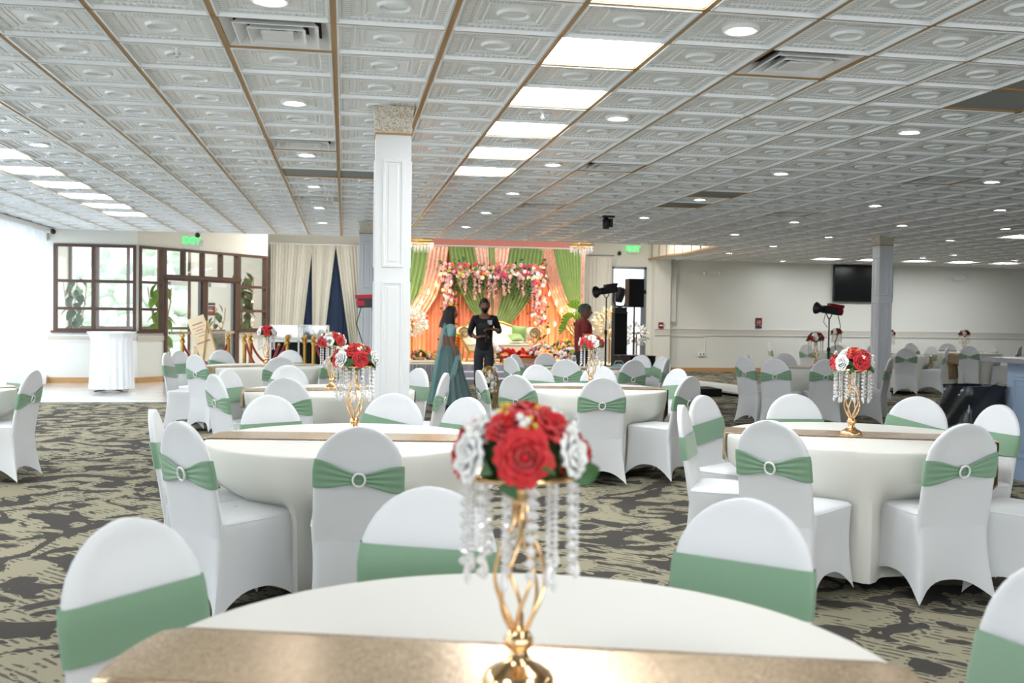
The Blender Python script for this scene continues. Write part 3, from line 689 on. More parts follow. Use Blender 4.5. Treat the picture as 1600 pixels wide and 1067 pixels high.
def centrepiece(x, y, lab, rz=0, detail=True, seed=0, dark=False, first=[None]):
    rnd = random.Random(seed+11)
    r = empty('floral_centrepiece', (x, y, TH+0.0125), rz, lab, 'centrepiece', 'gold and crystal rose centrepieces')
    if first[0] is None: stand_parts(r); first[0] = list(r.children)
    else:
        for ch in first[0]: q = ch.copy(); C.objects.link(q); q.parent = r
    n = 14
    for k in range(n):
        a = 2*PI*(k+0.5)/n; o = ob('crystal_strand', ST[k % 2], r); o.location = (0.099*math.cos(a), 0.099*math.sin(a), 0.369)
    if detail:
        for k in range(5):
            a = 2*PI*(k+0.3)/5; o = ob('crystal_strand', ST[(k+1) % 2], r); o.location = (0.062*math.cos(a), 0.062*math.sin(a), 0.366)
    cz = 0.385
    hub = B().ball((0, 0, cz+0.015), (0.075, 0.075, 0.055), 14, 8).build('foam_base', MT['leaf'], r)
    def put(me, nm, ph, el, rad_, sc=1, spin=0):
        d = Vector((math.cos(el)*math.cos(ph), math.cos(el)*math.sin(ph), math.sin(el)))
        o = ob(nm, me, r); o.location = Vector((d.x*rad_, d.y*rad_, cz+0.005+d.z*rad_*0.86)); o.rotation_euler = (d.to_track_quat('Z', 'Y').to_matrix() @ Matrix.Rotation(spin, 3, 'Z')).to_euler(); o.scale = (sc,)*3
        return o
    red = ROSED if dark else ROSER
    cam_a = -PI/2    # towards the lens before rz
    lay = []
    for k in range(6): lay.append((cam_a-0.12+2*PI*k/6, 0.24, (red, ROSEW, red, ROSEW, red, ROSEW)[k], 1.18, 0.082))
    for a_, me_ in ((-PI/2, red), (PI/2, red)): lay.append((cam_a+a_, 0.12, me_, 0.95, 0.090))
    for a_, me_ in ((-0.50, red), (0.62, red), (-1.45, ROSEW), (1.75, ROSEW), (PI, red)): lay.append((cam_a+a_, 0.86, me_, 1.08, 0.080))
    lay.append((0.4, 1.45, red, 1.0, 0.080))
    for i, (ph, el, me, sc, rd_) in enumerate(lay):
        put(me, 'rose', ph+rnd.uniform(-.07, .07), el+rnd.uniform(-.06, .06), rd_, sc*rnd.uniform(.93, 1.07), rnd.uniform(0, 6))
    for k in range(14 if detail else 7): put(LEAF, 'leaf', 2*PI*k/14+0.22, (-0.12, 0.62, 0.1)[k % 3], (0.088, 0.074, 0.088)[k % 3], rnd.uniform(.8, 1.15), rnd.uniform(0, 6)).rotation_euler.x += 0.6
    if detail:
        for k in range(6): put(BERRY, 'berry_sprig', 2*PI*k/6+0.42, rnd.uniform(0.45, 1.0), 0.082, 1, rnd.uniform(0, 6))
        for k in range(7): put(YELL, 'yellow_sprig', 2*PI*k/7+0.3, rnd.uniform(0.7, 1.35), 0.078, 0.75, rnd.uniform(0, 6))
    return r

N = 'chairs round the %s'
T1c = [(-0.50, 2.47, 'large chair in the lower left, sash facing the lens, at the front table'), (0.24, 2.85, 'chair behind the front table, left of the nearest bouquet'),
       (1.09, 2.59, 'chair behind the front table, right of the nearest bouquet'), (1.42, 1.80, 'chair cut by the lower right corner of the picture')]
T2c = [(-0.94, 5.24, 'chair seen edge-on at the left side of the second left table'), (-0.72, 4.66, 'chair seen from behind at the left, seat and skirt in full view'), (0.07, 4.42, 'chair seen from behind with ring buckle, between the second left table and the lens'),
       (-0.44, 6.16, 'chair facing the lens behind the second left table, left of its bouquet'), (0.31, 6.30, 'chair facing the lens in front of the near white pillar'), (0.74, 5.99, 'chair facing the lens right behind the second left table, left of the front bouquet')]
T3c = [(-0.44, 7.84, 'grey-shaded chair from behind, middle left, at the third left table'), (-1.02, 8.26, 'narrow chair turned away at the left end of the third left table'), (-1.00, 9.02, 'chair facing right behind the left end of the third left table'),
       (-0.52, 9.72, 'chair facing the lens behind the third left table, between two grey chair backs'), (0.69, 9.30, 'chair facing the lens just right of the near pillar'), (0.86, 8.52, 'edge-on chair beside the woman in teal'), (0.35, 7.90+0.0, None)]
T5c = [(-0.70, 11.60, 'grey chair back in front of the far left table'), (-0.71, 13.75, 'chair facing the lens behind the far left table, right of its bouquet'), (-1.59, 13.60, 'chair facing the lens behind the far left table, before the poster'),
       (-2.06, 13.20, 'chair facing right beyond the leftmost edge-on chair'), (-2.09, 12.50, 'edge-on chair at the left end of the far left table'), (-1.70, 12.05, 'chair from behind with ring buckle, left of the far left table'), (-0.12, 12.10, 'chair mostly hidden behind the acrylic stand')]
T6c = [(2.09, 7.98, 'chair from behind with ring buckle, in front of the centre table'), (1.42, 8.30, 'chair from behind at the left of the centre table, above the front bouquet'), (1.20, 8.98, 'narrow edge-on chair at the left end of the centre table'),
       (1.94, 10.07, 'chair facing the lens behind the centre table, left of its bouquet'), (2.59, 10.05, 'chair facing the lens behind the bouquet of the centre table'), (3.24, 9.46, 'chair facing the lens at the right end of the centre table'), (2.92, 8.20, 'chair from behind at the right of the centre table, seat turned left')]
T7c = [(2.55, 11.45, 'chair from behind left of the centre bouquet, at the table before the stage'), (1.98, 11.98, 'chair turned away before the stage flowers'), (2.18, 12.86, 'slim chair facing right before the red flower tray'),
       (2.68, 13.35, 'chair facing the lens under the white stage flowers'), (3.36, 11.40, 'chair from behind right of the centre bouquet'), (3.92, 12.95, 'small chair top before the black crate'), (4.06, 12.45, 'slim chair facing left near the wall corner'), (3.92, 11.85, 'turned-away chair right of the black crate')]
T8c = [(2.05, 4.62, 'ring-buckled chair from behind at the left of the right-hand table'), (2.98, 4.43, 'full-skirted chair from behind at the right of the right-hand table'), (1.89, 5.46, 'edge-on chair left of the right-hand table, seat towards the right'),
       (2.27, 6.16, 'chair facing the lens at the left back of the right-hand table'), (2.95, 6.28, 'chair facing the lens left of the right-hand bouquet'), (3.72, 6.06, 'chair facing the lens right of the right-hand bouquet'),
       (3.88, 5.45, 'chair facing the lens at the right end of the right-hand table'), (3.36+0.22, 4.32, 'chair cut by the right edge of the picture, seat turned left')]
T9c = [(5.40, 12.05, 'chair from behind left of the far right table, ring buckle'), (6.05, 11.95, 'chair from behind with ring buckle, left of the right bouquet, far right table'), (5.22, 12.62, 'edge-on chair at the left end of the far right table'),
       (5.62, 13.45, 'chair facing the lens left behind the far right table'), (6.42, 14.00, 'chair facing the lens behind the far right table, left of its bouquet'), (7.20, 12.40, 'turned-away chair in front of the far pillar')]
T10c = [(9.45, 19.55, 'dark-shaded chair from behind beside the light stand, by the end wall'), (9.95, 19.2, 'chair back left of the far pillar by the end wall'), (9.0, 20.4, 'chair left of the far bouquet by the end wall')]
T11c = [(10.95, 19.55, 'chair facing the lens just right of the far pillar'), (10.45, 17.45, 'chair from behind right of the far pillar, beside a gold runner'), (11.55, 17.85, 'pale chair right of the hanging gold runner'), (11.75, 18.7, 'grey chair back between the two far right tables')]
T12c = [(12.95, 19.25, 'chair from behind with dark sash under the far right bouquet'), (12.05, 19.9, 'slim chair left of the far right runner'), (12.3, 21.6, 'chair facing the lens behind the far right table, left one'), (13.1, 21.75, 'chair facing the lens behind the far right table, by its bouquet'),
        (13.9, 21.5, 'chair facing the lens behind the far right table, right one'), (14.2, 20.3, 'chair at the right end of the far right table'), (14.1, 19.2, 'turned-away chair above the bar top')]
TT = [((0.31, 1.80), T1c, (-0.276, 0.42, 0.42, 0.0), 'front table', 0.35), ((0.03, 5.38), T2c, (-0.16, 0.15, 0.25, 0.02), 'second left table', 0.5),
      ((-0.12, 8.80), T3c, (0.20, 0.14, 0.2, 0.05), 'third left table, left of the near pillar', 0.7), ((-0.97, 12.80), T5c, (0.55, 0.15, 0.2, 0), 'far left table by the lobby', 0.9),
      ((2.22, 9.05), T6c, (-0.16, 0.2, 0.33, 0.03), 'centre table before the stage', 0.9), ((3.03, 12.38), T7c, (0.1, 0.2, 0.2, 0), 'table nearest the stage', 0.9),
      ((2.90, 5.36), T8c, (-0.36, 0.16, 0.36, 0.0), 'right-hand table', 0.6), ((6.45, 13.05), T9c, (0.05, 0.2, 0.2, 0), 'far right table before the pillar', 0.6),
      ((10.4, 20.1), T10c, (0.1, 0.2, 0.2, 0), 'table left of the far pillar', 0.6), ((10.8, 18.55), T11c, (-0.75, 0.2, 0.62, 0), 'table right of the far pillar', 0.6),
      ((13.4, 20.05), T12c, (-2.45, 0.2, 0.56, 0), 'table under the farthest right bouquet', 0.6)]
random.seed(3)
FACE = {(1.89, 5.46): (2.9, 4.92), (-0.94, 5.24): (0.03, 5.28), (-1.00, 9.02): (0.0, 8.5), (-2.06, 13.20): (-0.97, 12.5), (-2.09, 12.50): (-0.97, 12.3), (2.27, 6.16): (3.0, 5.2), (2.18, 12.86): (3.03, 12.2), (4.06, 12.45): (3.0, 12.1)}
for q, (c, chs, run, nm, pl) in enumerate(TT):
    chs = [a for a in chs if a[2]]
    table(c[0], c[1], nm, chs, run, q, 0.06 if q else 0.10, pl)
    for k, a in enumerate(chs): chair(a[0], a[1], FACE.get((a[0], a[1]), (c[0]+random.uniform(-.06, .06), c[1]+random.uniform(-.06, .06))), a[2], N % nm, [0, 1, 0, 2, 0, 3][(q+k) % 6])
# part of a table beyond the left edge of the picture with its two visible chairs
table(-3.42, 8.85, 'table cut by the left edge', [(-2.75, 9.62), (-2.42, 8.72)], (0.4, 0.2, 0.2, 0), 31)
chair(-2.80, 9.50, (-3.42, 8.85), 'chair at the left edge, front of its sash in view', N % 'left edge table'); chair(-2.48, 8.70, (-3.42, 8.85), 'chair at the left edge seen from behind, nearest the lens of the pair', N % 'left edge table', 1)
CP = [((0.31, 1.74), 'large blurred red and white rose centrepiece in the foreground on the front table', 0.0, True, False), ((0.06, 5.45), 'rose centrepiece left of the near pillar on the second left table', 0.4, True, False),
      ((-0.10, 8.86), 'rose centrepiece on the third left table, half behind a nearer one', 0.9, True, False), ((-0.95, 12.85), 'small rose centrepiece before the acrylic stand', 0.2, False, False), ((2.28, 9.15), 'rose centrepiece on the centre table, before the man in red', 1.3, True, False),
      ((2.86, 5.33), 'rose centrepiece on the right-hand table, before the far pillar', 0.1, True, False), ((6.47, 13.1), 'dark rose centrepiece left of the light stand pole', 0.7, False, True),
      ((10.4, 20.1), 'tiny dark rose centrepiece left of the far pillar', 0.3, False, True), ((10.75, 18.6), 'tiny rose centrepiece half hidden by the far pillar', 1.0, False, True), ((13.4, 20.1), 'tiny rose centrepiece alone at the far right before the end wall', 0.5, False, True)]
for q, (c, lab, rz, det, dk) in enumerate(CP): centrepiece(c[0], c[1], lab, rz, det, q*5, dk)
# ---------------------------------------------------------------- lobby glazing
def glazed(name, mt, a0, a1, z0, z1, vs, hs, lab, extra=None, fw=0.055, cols=None):
    """dark framed window; vs = vertical bar centres, hs = horizontal bar centres"""
    r = empty(name, (0, 0, 0)); r['kind'] = 'structure'
    def bx(nm, *a, m=MT['brown']): return B().box(*a, mt).build(nm, m, r, False)
    for x in [a0+fw/2, *vs, a1-fw/2]: bx('mullion', x-fw/2, x+fw/2, -0.03, 0.09, z0, z1)
    for z in [z0+fw/2, *hs, z1-fw/2]: bx('transom_bar', a0, a1, -0.025, 0.085, z-fw/2, z+fw/2)
    bx('window_sill', a0-0.04, a1+0.04, -0.06, 0.1, z0-0.03, z0+0.012)
    xs = [a0, *vs, a1]; zs = [z0, *hs, z1]
    for i in range(len(xs)-1):
        for j in range(len(zs)-1): bx('pane', xs[i]+fw/2, xs[i+1]-fw/2, 0.03, 0.034, zs[j]+fw/2, zs[j+1]-fw/2, m=MT['glass'])
    return r
wl = P1[0]-XL
glazed('window_1', mF, 0.10, wl-0.02, 1.0, 2.68, [0.82], [1.44, 1.97], '')
glazed('window_2', mA, 0.04, 0.66, 1.0, 2.68, [], [1.44, 1.97], '')
glazed('window_3', mA, 2.72, LA-0.02, 1.0, 2.68, [], [1.44, 1.97], '')
glazed('window_4', mA, 0.66, 2.72, 2.10, 2.68, [1.18, 1.70, 2.22], [], '', fw=0.05)
glazed('window_5', mR, 0.10, 0.9, 1.0, 2.66, [], [1.3, 1.6, 1.9, 2.2], '')
dr = empty('door_1', (0, 0, 0)); dr['kind'] = 'structure'
def dbx(nm, m, *a): return B().box(*a, mA).build(nm, m, dr, False)
dbx('door_post', MT['brown'], 0.66, 0.72, -0.04, 0.1, 0, 2.12); dbx('door_post', MT['brown'], 2.60, 2.72, -0.04, 0.1, 0, 2.12); dbx('door_head', MT['brown'], 0.66, 2.72, -0.04, 0.1, 2.03, 2.13); dbx('door_post', MT['brown'], 1.66, 1.80, -0.04, 0.1, 0, 2.05)
for a, b in ((0.72, 1.66), (1.80, 2.60)):
    dbx('door_stile', MT['grey'], a, a+0.05, 0.0, 0.05, 0.02, 2.03); dbx('door_stile', MT['grey'], b-0.05, b, 0.0, 0.05, 0.02, 2.03)
    dbx('door_rail', MT['grey'], a, b, 0.0, 0.05, 0.02, 0.16); dbx('pane', MT['glass'], a+0.05, b-0.05, 0.02, 0.026, 0.16, 2.02)
    dbx('push_bar', MT['chrome'], a+0.04, b-0.04, -0.06, -0.03, 0.95, 1.0); dbx('door_closer', MT['satinwhite'], a+0.06, a+0.50, -0.07, 0.0, 1.93, 2.02)
# outer glazing in the north wall behind the lobby
glazed('window_6', mN, 0.7, 3.5, 0.12, 3.05, [1.35, 2.05, 2.75], [1.0, 2.1], '', fw=0.06)
# lobby inside: potted plants
def leafy_plant(lab, x, y, h, n, L, m, seed, name='potted_plant'):
    rnd = random.Random(seed); r = empty(name, (x, y, 0), 0, lab, 'plant', 'lobby plants')
    B().lathe([(0.13, 0), (0.18, 0.30), (0.19, 0.33), (0.17, 0.33), (0.16, 0.30)], 20).build('pot', MT['satinwhite'], r)
    for s in range(3):
        pts = [(0.03*s-0.03, 0, 0.3)]+[(0.05*math.sin(s*2+k)+0.04*(s-1)*k, 0.05*math.cos(s*3+k), 0.3+(h-0.4)*k/5) for k in range(1, 6)]
        B().tube(pts, 0.014, 6).build('stem', MT['wood'], r)
    me = leaf_mesh('leaf', m, L, L*0.33)
    for k in range(n):
        z = lerp(0.75, h, k/n)+rnd.uniform(-.06, .06); a = k*2.4+rnd.uniform(-.4, .4); o = ob('leaf', me, r)
        o.location = (0.07*math.cos(a), 0.07*math.sin(a), z); o.rotation_euler = (rnd.uniform(-1.3, -0.7), rnd.uniform(-.3, .3), a-PI/2); o.scale = (1, 1, 1)*1 if False else (rnd.uniform(.8, 1.2),)*3
    return r
def lfix(l, w): return l
leafy_plant('fiddle-leaf plant behind the lobby glass left of the door', -3.75, 21.7, 2.0, 26, 0.30, MT['lime'], 3)
leafy_plant('dark rubber plant behind the glass right of the door', -2.35, 24.6, 2.35, 60, 0.26, MT['leaf'], 4)
leafy_plant('tall plant behind the leftmost lobby window', -5.6, 22.5, 2.1, 30, 0.26, MT['leaf'], 5)
leafy_plant('plant seen through the lobby door beside the red notice', -2.95, 24.2, 1.6, 14, 0.22, MT['leaf'], 6)
s = empty('wall_notice', (-3.25, YN-0.012, 1.45), 0, 'small red notice on the lobby wall seen through the door glass', 'sign')
B().box(-0.13, 0.13, -0.01, 0.01, -0.12, 0.10).build('board', MT['signred'], s, False); B().box(-0.13, 0.13, -0.01, 0.01, 0.13, 0.18).build('header', MT['dgrey'], s, False); B().box(-0.09, 0.09, -0.013, -0.01, -0.02, 0.0).build('print', MT['paper'], s, False)
c = empty('lobby_armchair', (-2.95, 22.9+0.9, 0), 0.3, 'patterned armchair seen through the right door leaf', 'armchair')
B().box(-0.32, 0.32, -0.3, 0.3, 0.12, 0.45).build('seat', MT['granite'], c, False); B().box(-0.32, 0.32, 0.25, 0.36, 0.4, 1.0).build('backrest', MT['granite'], c, False)
for a in (-1, 1):
    B().box(a*0.34-0.03, a*0.34+0.03, -0.3, 0.34, 0.0, 0.62).build('arm', MT['wood'], c, False)
# outdoors beyond the glass: pavement, hedge, tree
g = B().box(-14, 24, YN+0.2, 60, -0.12, -0.02).build('pavement', MT['concrete'], None, False); tag(g, 'sunlit pavement outside the lobby glass', 'pavement')
def blobby(name, lab, c, rs, seed, n=160):
    rnd = random.Random(seed); b = B()
    for k in range(n):
        d = Vector((rnd.gauss(0, 1), rnd.gauss(0, 1), rnd.gauss(0, 1))).normalized(); p = Vector((d.x*rs[0], d.y*rs[1], d.z*rs[2]))*rnd.uniform(.75, 1)
        b.ball(p, (rnd.uniform(.2, .4), rnd.uniform(.2, .4), rnd.uniform(.15, .3)), 6, 4)
    o = b.build(name, MT['foliage']); o.location = c; return tag(o, lab, 'shrub', None, 'stuff')
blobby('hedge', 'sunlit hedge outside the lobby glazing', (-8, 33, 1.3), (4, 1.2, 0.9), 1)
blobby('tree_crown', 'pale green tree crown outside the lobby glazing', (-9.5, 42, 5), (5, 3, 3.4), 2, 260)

# ---------------------------------------------------------------- curtains
def pleats(name, m, p0, p1, z0, z1, n, amp, parent=None, nv=6, bot=None, seg=10):
    """hanging pleated cloth from plan point p0 to p1; bot = (q0,q1) plan points at the hem"""
    p0, p1 = Vector(p0), Vector(p1); q0, q1 = (Vector(bot[0]), Vector(bot[1])) if bot else (p0, p1)
    nr = Vector((-(p1-p0).y, (p1-p0).x)).normalized(); rnd = random.Random(int(n*7+z1*10)); ph = [rnd.uniform(-.5, .5) for _ in range(int(n)+2)]
    def f(u, v):
        a = p0.lerp(p1, u).lerp(q0.lerp(q1, u), v); k = u*n; w = math.sin(2*PI*k+ph[int(k)])*amp*(0.7+0.4*math.sin(k*1.7))
        return (a.x+nr.x*w, a.y+nr.y*w, lerp(z1, z0, v))
    return B().grid(f, int(n*seg), nv).build(name, m, parent)
lw = empty('window_curtain', (0, 0, 0), 0, 'floor-length sheer white curtain along the left window wall', 'curtain')
for k in range(12): pleats('curtain_panel', MT['sheer'], (XL+0.14, -3.0+k*1.9), (XL+0.14, -1.1+k*1.9), 0.03, CEIL-0.10, 11, 0.055, lw)
B().box(XL+0.02, XL+0.22, YB+0.2, 20.0, CEIL-0.10, CEIL-0.02).build('curtain_track', MT['satinwhite'], lw, False)
ivc = empty('wall_curtain', (0, 0, 0), 0, 'ivory pleated drapes on the far wall beside the lobby windows', 'curtain')
yc = YN-0.25
pleats('drape', MT['curtain'], (-1.78, yc), (-0.78, yc), 0.05, 3.08, 13, 0.03, ivc, bot=((-1.78, yc), (-1.10, yc)))
pleats('drape', MT['curtain'], (-0.80, yc), (-0.22, yc), 0.05, 3.08, 8, 0.03, ivc, bot=((-0.76, yc), (-0.56, yc)))
pleats('drape', MT['curtain'], (-0.22, yc), (0.75, yc), 0.05, 3.08, 12, 0.03, ivc, bot=((0.22, yc), (0.75, yc)))
b = pleats('under_drape', MT['bluecloth'], (-1.5, yc+0.12), (0.7, yc+0.12), 0.05, 3.0, 18, 0.02, ivc); b['label'] = 'navy drape behind'
B().tube([(-1.8, yc, 3.1), (0.8, yc, 3.1)], 0.02, 8).build('curtain_rod', MT['satinwhite'], ivc)
sh = empty('door_curtain', (0, 0, 0), 0, 'white sheer drape between the stage backdrop and the exit door', 'curtain')
pleats('drape', MT['curtain'], (5.95, YN-0.3), (6.80, YN-0.3), 0.05, 2.95, 9, 0.025, sh); B().tube([(5.7, YN-0.3, 3.0), (6.85, YN-0.3, 3.0)], 0.015, 8).build('curtain_rod', MT['grey'], sh)

# exit door right of the stage
d2 = empty('door_2', (0, 0, 0)); d2['kind'] = 'structure'
def d2b(nm, m, x0, x1, y0, y1, z0, z1): return B().box(x0, x1, YN+y0, YN+y1, z0, z1).build(nm, m, d2, False)
for x in (6.86, 7.75): d2b('door_frame', MT['grey'], x, x+0.06, -0.02, 0.1, 0.02, 2.74)
d2b('door_frame', MT['grey'], 6.86, 7.81, -0.02, 0.1, 2.68, 2.74); d2b('door_frame', MT['grey'], 6.86, 7.81, -0.02, 0.1, 2.04, 2.14)
d2b('door_stile', MT['grey'], 6.92, 7.0, 0, 0.05, 0.02, 2.04); d2b('door_stile', MT['grey'], 7.67, 7.75, 0, 0.05, 0.02, 2.04); d2b('door_rail', MT['grey'], 7.0, 7.67, 0, 0.05, 0.02, 0.2)
d2b('pane', MT['glass'], 7.0, 7.67, 0.02, 0.026, 0.2, 2.04); d2b('pane', MT['glass'], 6.92, 7.75, 0.02, 0.026, 2.14, 2.68); d2b('push_bar', MT['chrome'], 6.98, 7.7, -0.06, -0.03, 0.98, 1.03)

# ---------------------------------------------------------------- stage, backdrop, sofa, flowers
st = empty('stage', (0, 0, 0), 0, 'low stage with cream top and grey-blue ruffled skirt', 'stage')
SZ = 0.36; SX0, SX1, SY0, SY1 = 0.25, 6.1, 21.5, 24.9
B().box(SX0, SX1, SY0, SY1, SZ-0.04, SZ).build('platform', MT['stagetop'], st, False)
pleats('stage_skirt', MT['skirt'], (SX0, SY0-0.03), (SX1, SY0-0.03), 0.01, SZ-0.01, 90, 0.018, st, 3, seg=6)
for k in range(2): B().box(2.3, 3.5, 20.3+0.6*k, 20.9+0.6*k, 0, 0.11+0.11*k).build('step', MT['skirt'], st, False)
bd = empty('stage_backdrop', (0, 0, 0), 0, 'peach, green and sequin draped backdrop behind the stage', 'backdrop')
Y = 24.3
pleats('peach_curtain', MT['peach'], (0.5, Y+0.14), (5.85, Y+0.14), SZ, 3.08, 55, 0.03, bd)
def swag(name, m, top, rows, n, amp, dy):
    """top=(x0,x1,z); rows=[(x0,x1,z),..] downwards; smooth cloth through the rows"""
    R = [top]+rows
    def f(u, v):
        t = v*(len(R)-1); i = min(int(t), len(R)-2); w = t-i
        a, b = R[i], R[i+1]; x0 = lerp(a[0], b[0], w); x1 = lerp(a[1], b[1], w); z = lerp(a[2], b[2], w)
        x = lerp(x0, x1, u); return (x, Y+dy+amp*min(1.3, (x1-x0+0.15))*math.sin(2*PI*n*u), z)
    return B().grid(f, int(n*8), 24).build(name, m, bd)
zt = 3.06
swag('green_swag', MT['green'], (0.60, 2.02, zt), [(0.50, 1.95, 2.5), (0.35, 1.82, 1.9), (0.30, 1.62, 1.4), (0.30, 0.9, 1.0), (0.3, 0.6, 0.6)], 13, 0.035, 0.0)
swag('sequin_swag', MT['rosegold'], (2.0, 2.47, zt), [(1.92, 2.40, 2.5), (1.75, 2.22, 1.9), (1.45, 1.95, 1.45), (0.95, 1.5, 1.05), (0.6, 0.9, 0.7)], 5, 0.03, -0.05)
swag('green_swag', MT['green'], (2.47, 3.10, zt), [(2.55, 3.22, 2.5), (2.70, 3.33, 2.1), (2.95, 3.43, 1.62), (3.38, 3.52, 1.12), (3.52, 3.58, 1.0)], 7, 0.05, -0.02)
swag('sequin_swag', MT['rosegold'], (3.05, 3.44, zt), [(3.18, 3.48, 2.5), (3.30, 3.50, 2.1), (3.40, 3.53, 1.62), (3.52, 3.56, 1.12)], 4, 0.03, -0.04)
swag('green_swag', MT['green'], (3.42, 3.62, zt), [(3.47, 3.62, 2.5), (3.49, 3.62, 2.1), (3.52, 3.62, 1.5), (3.55, 3.6, 1.1)], 3, 0.03, 0.0)
swag('sequin_swag', MT['rosegold'], (3.60, 3.98, zt), [(3.60, 3.88, 2.5), (3.60, 3.80, 2.1), (3.58, 3.70, 1.62), (3.57, 3.61, 1.12)], 4, 0.03, -0.04)
swag('green_swag', MT['green'], (3.96, 4.82, zt), [(3.86, 4.74, 2.45), (3.76, 4.62, 2.1), (3.66, 4.36, 1.62), (3.58, 4.02, 1.22), (3.56, 3.66, 1.02)], 9, 0.05, -0.02)
swag('sequin_swag', MT['rosegold'], (4.74, 5.05, zt), [(4.86, 5.18, 2.5), (5.0, 5.36, 1.95), (5.2, 5.62, 1.5), (5.4, 5.85, 1.1), (5.7, 5.95, 0.8)], 5, 0.03, -0.05)
swag('green_swag', MT['green'], (5.02, 5.76, zt), [(5.15, 5.76, 2.5), (5.32, 5.76, 2.0), (5.5, 5.76, 1.6), (5.66, 5.78, 1.2)], 9, 0.035, 0.0)
swag('sequin_edge', MT['rosegold'], (5.76, 5.86, zt), [(5.76, 5.86, 2.0), (5.76, 5.86, 0.4)], 2, 0.02, 0.0)
B().box(0.45, 5.9, Y+0.22, Y+0.26, 3.08, 3.34).build('valance', MT['pinkw'], bd, False)
B().tube([(0.45, Y+0.08, 3.09), (5.9, Y+0.08, 3.09)], 0.02, 8).build('crossbar', MT['satinwhite'], bd)
for x in (0.48, 5.88): B().tube([(x, Y+0.1, 0), (x, Y+0.1, 3.1)], 0.02, 8).build('upright', MT['satinwhite'], bd)
# glass-globe lights before the drapes
for k, (x, z) in enumerate([(2.16, 2.14), (1.98, 1.94), (1.82, 1.71), (1.66, 1.40), (4.93, 1.96), (5.11, 1.73), (5.24, 1.56), (5.47, 1.46), (5.55, 1.58), (4.92, 1.04), (5.08, 1.22), (1.95, 1.12)]):
    side = 'left' if x < 3 else 'right'
    rank = (['topmost', 'second from top', 'third from top', 'innermost low', '', '', '', '', '', '', '', 'lowest'] if x < 3 else ['', '', '', '', 'topmost', 'second from top', 'third from top', 'outer lower', 'outermost', 'lowest', 'second lowest'])[k]
    r = empty('candle_light', (x, Y-0.22, z), 0, 'warm glowing candle lamp on the %s of the floral arch, %s' % (side, rank), 'lamp', 'warm candle lamps before the drapes')
    B().ball((0, 0, 0), (0.020, 0.020, 0.034), 10, 8).build('flame_bulb', MT['warm'], r)
    B().lathe([(0.05, -0.06), (0.075, 0.0), (0.06, 0.07), (0.03, 0.10)], 14, cap=False).build('glass_shade', MT['glass'], r)
    B().tube([(0, 0, -0.06), (0, 0, -0.035)], 0.01, 6).build('socket', MT['brass'], r); B().tube([(0, 0, -0.06), (0, 0, -z+SZ)], 0.006, 6).build('stand_rod', MT['brass'], r)
for x, e in ((1.5, 30), (4.95, 40), (3.6, 22)):
    l = bpy.data.lights.new('warm_uplight', 'AREA'); l.energy = e*0.26; l.size = 0.5; l.color = (1.0, 0.56, 0.24); o = bpy.data.objects.new('warm_uplight', l); C.objects.link(o); o.location = (x, Y-0.35, SZ+0.08); o.rotation_euler = (PI-0.25, 0, 0)
# floral arch
fl = {k: rose_mesh('flower', MT[m], 0.075, i+20) for i, (k, m) in enumerate(dict(p='pink', l='lpink', c='cream', o='coral', m='mauve', w='white_petal', r='darkred', y='yellow').items())}
ar = empty('floral_arch', (0, 0, 0), 0, 'square arch of pink, cream and coral flowers before the backdrop', 'flower arch')
YA = 23.9; AX0, AX1, AZ = 2.40, 4.62, 2.46; rnd = random.Random(5)
for a, b2 in (((AX0, YA+0.03, SZ), (AX0, YA+0.03, AZ)), ((AX1, YA+0.03, SZ), (AX1, YA+0.03, AZ)), ((AX0, YA+0.03, AZ), (AX1, YA+0.03, AZ))): B().bar(a, b2, 0.05).build('frame_bar', MT['gold'], ar, False)
pos = []
for k in range(126): pos.append((lerp(AX0-0.1, AX1+0.1, (k+0.5)/126), AZ+rnd.uniform(-0.15, 0.17)))
for k in range(80): pos.append((AX0+rnd.uniform(-0.14, 0.14), lerp(SZ+0.35, AZ-0.05, (k+.5)/80)))
for k in range(80): pos.append((AX1+rnd.uniform(-0.14, 0.14)-0.12*max(0, (1.1-lerp(SZ+0.1, AZ-0.05, (k+.5)/80))), lerp(SZ+0.1, AZ-0.05, (k+.5)/80)))
keys = 'pplllccowwpplcwlyclwop'
for k, (x, z) in enumerate(pos):
    o = ob('flower', fl[keys[(k//3*5+rnd.randint(0, 6)) % len(keys)]], ar); o.location = (x, YA-0.06-rnd.uniform(0, .10), z)
    o.rotation_euler = (PI/2+rnd.uniform(-.7, .5), rnd.uniform(-.6, .6), rnd.uniform(0, 6)); o.scale = (rnd.uniform(.6, .95),)*3
fb = B()
lf = leaf_mesh('x', None, 0.11, 0.03); lv = [v.co.copy() for v in lf.vertices]; lfc = [tuple(p.vertices) for p in lf.polygons]
def scatter_leaves(b, pts, n, rad_, rnd):
    for k in range(n):
        p = Vector(rnd.choice(pts))+Vector((rnd.uniform(-rad_, rad_), rnd.uniform(-.05, .05), rnd.uniform(-rad_, rad_)))
        q = Matrix.Translation(p) @ Matrix.Rotation(rnd.uniform(0, 6), 4, 'Y') @ Matrix.Rotation(rnd.uniform(-1.2, 1.2), 4, 'X')
        b.add([q @ v for v in lv], lfc)
scatter_leaves(fb, [(x, YA, z) for x, z in pos], 320, 0.16, rnd); fo = fb.build('foliage', MT['leaf'], ar); fo['kind'] = 'stuff'
petal = leaf_mesh('blossom', MT['lpink'], 0.04, 0.018); pv = [v.co.copy() for v in petal.vertices]; pf = [tuple(p.vertices) for p in petal.polygons]
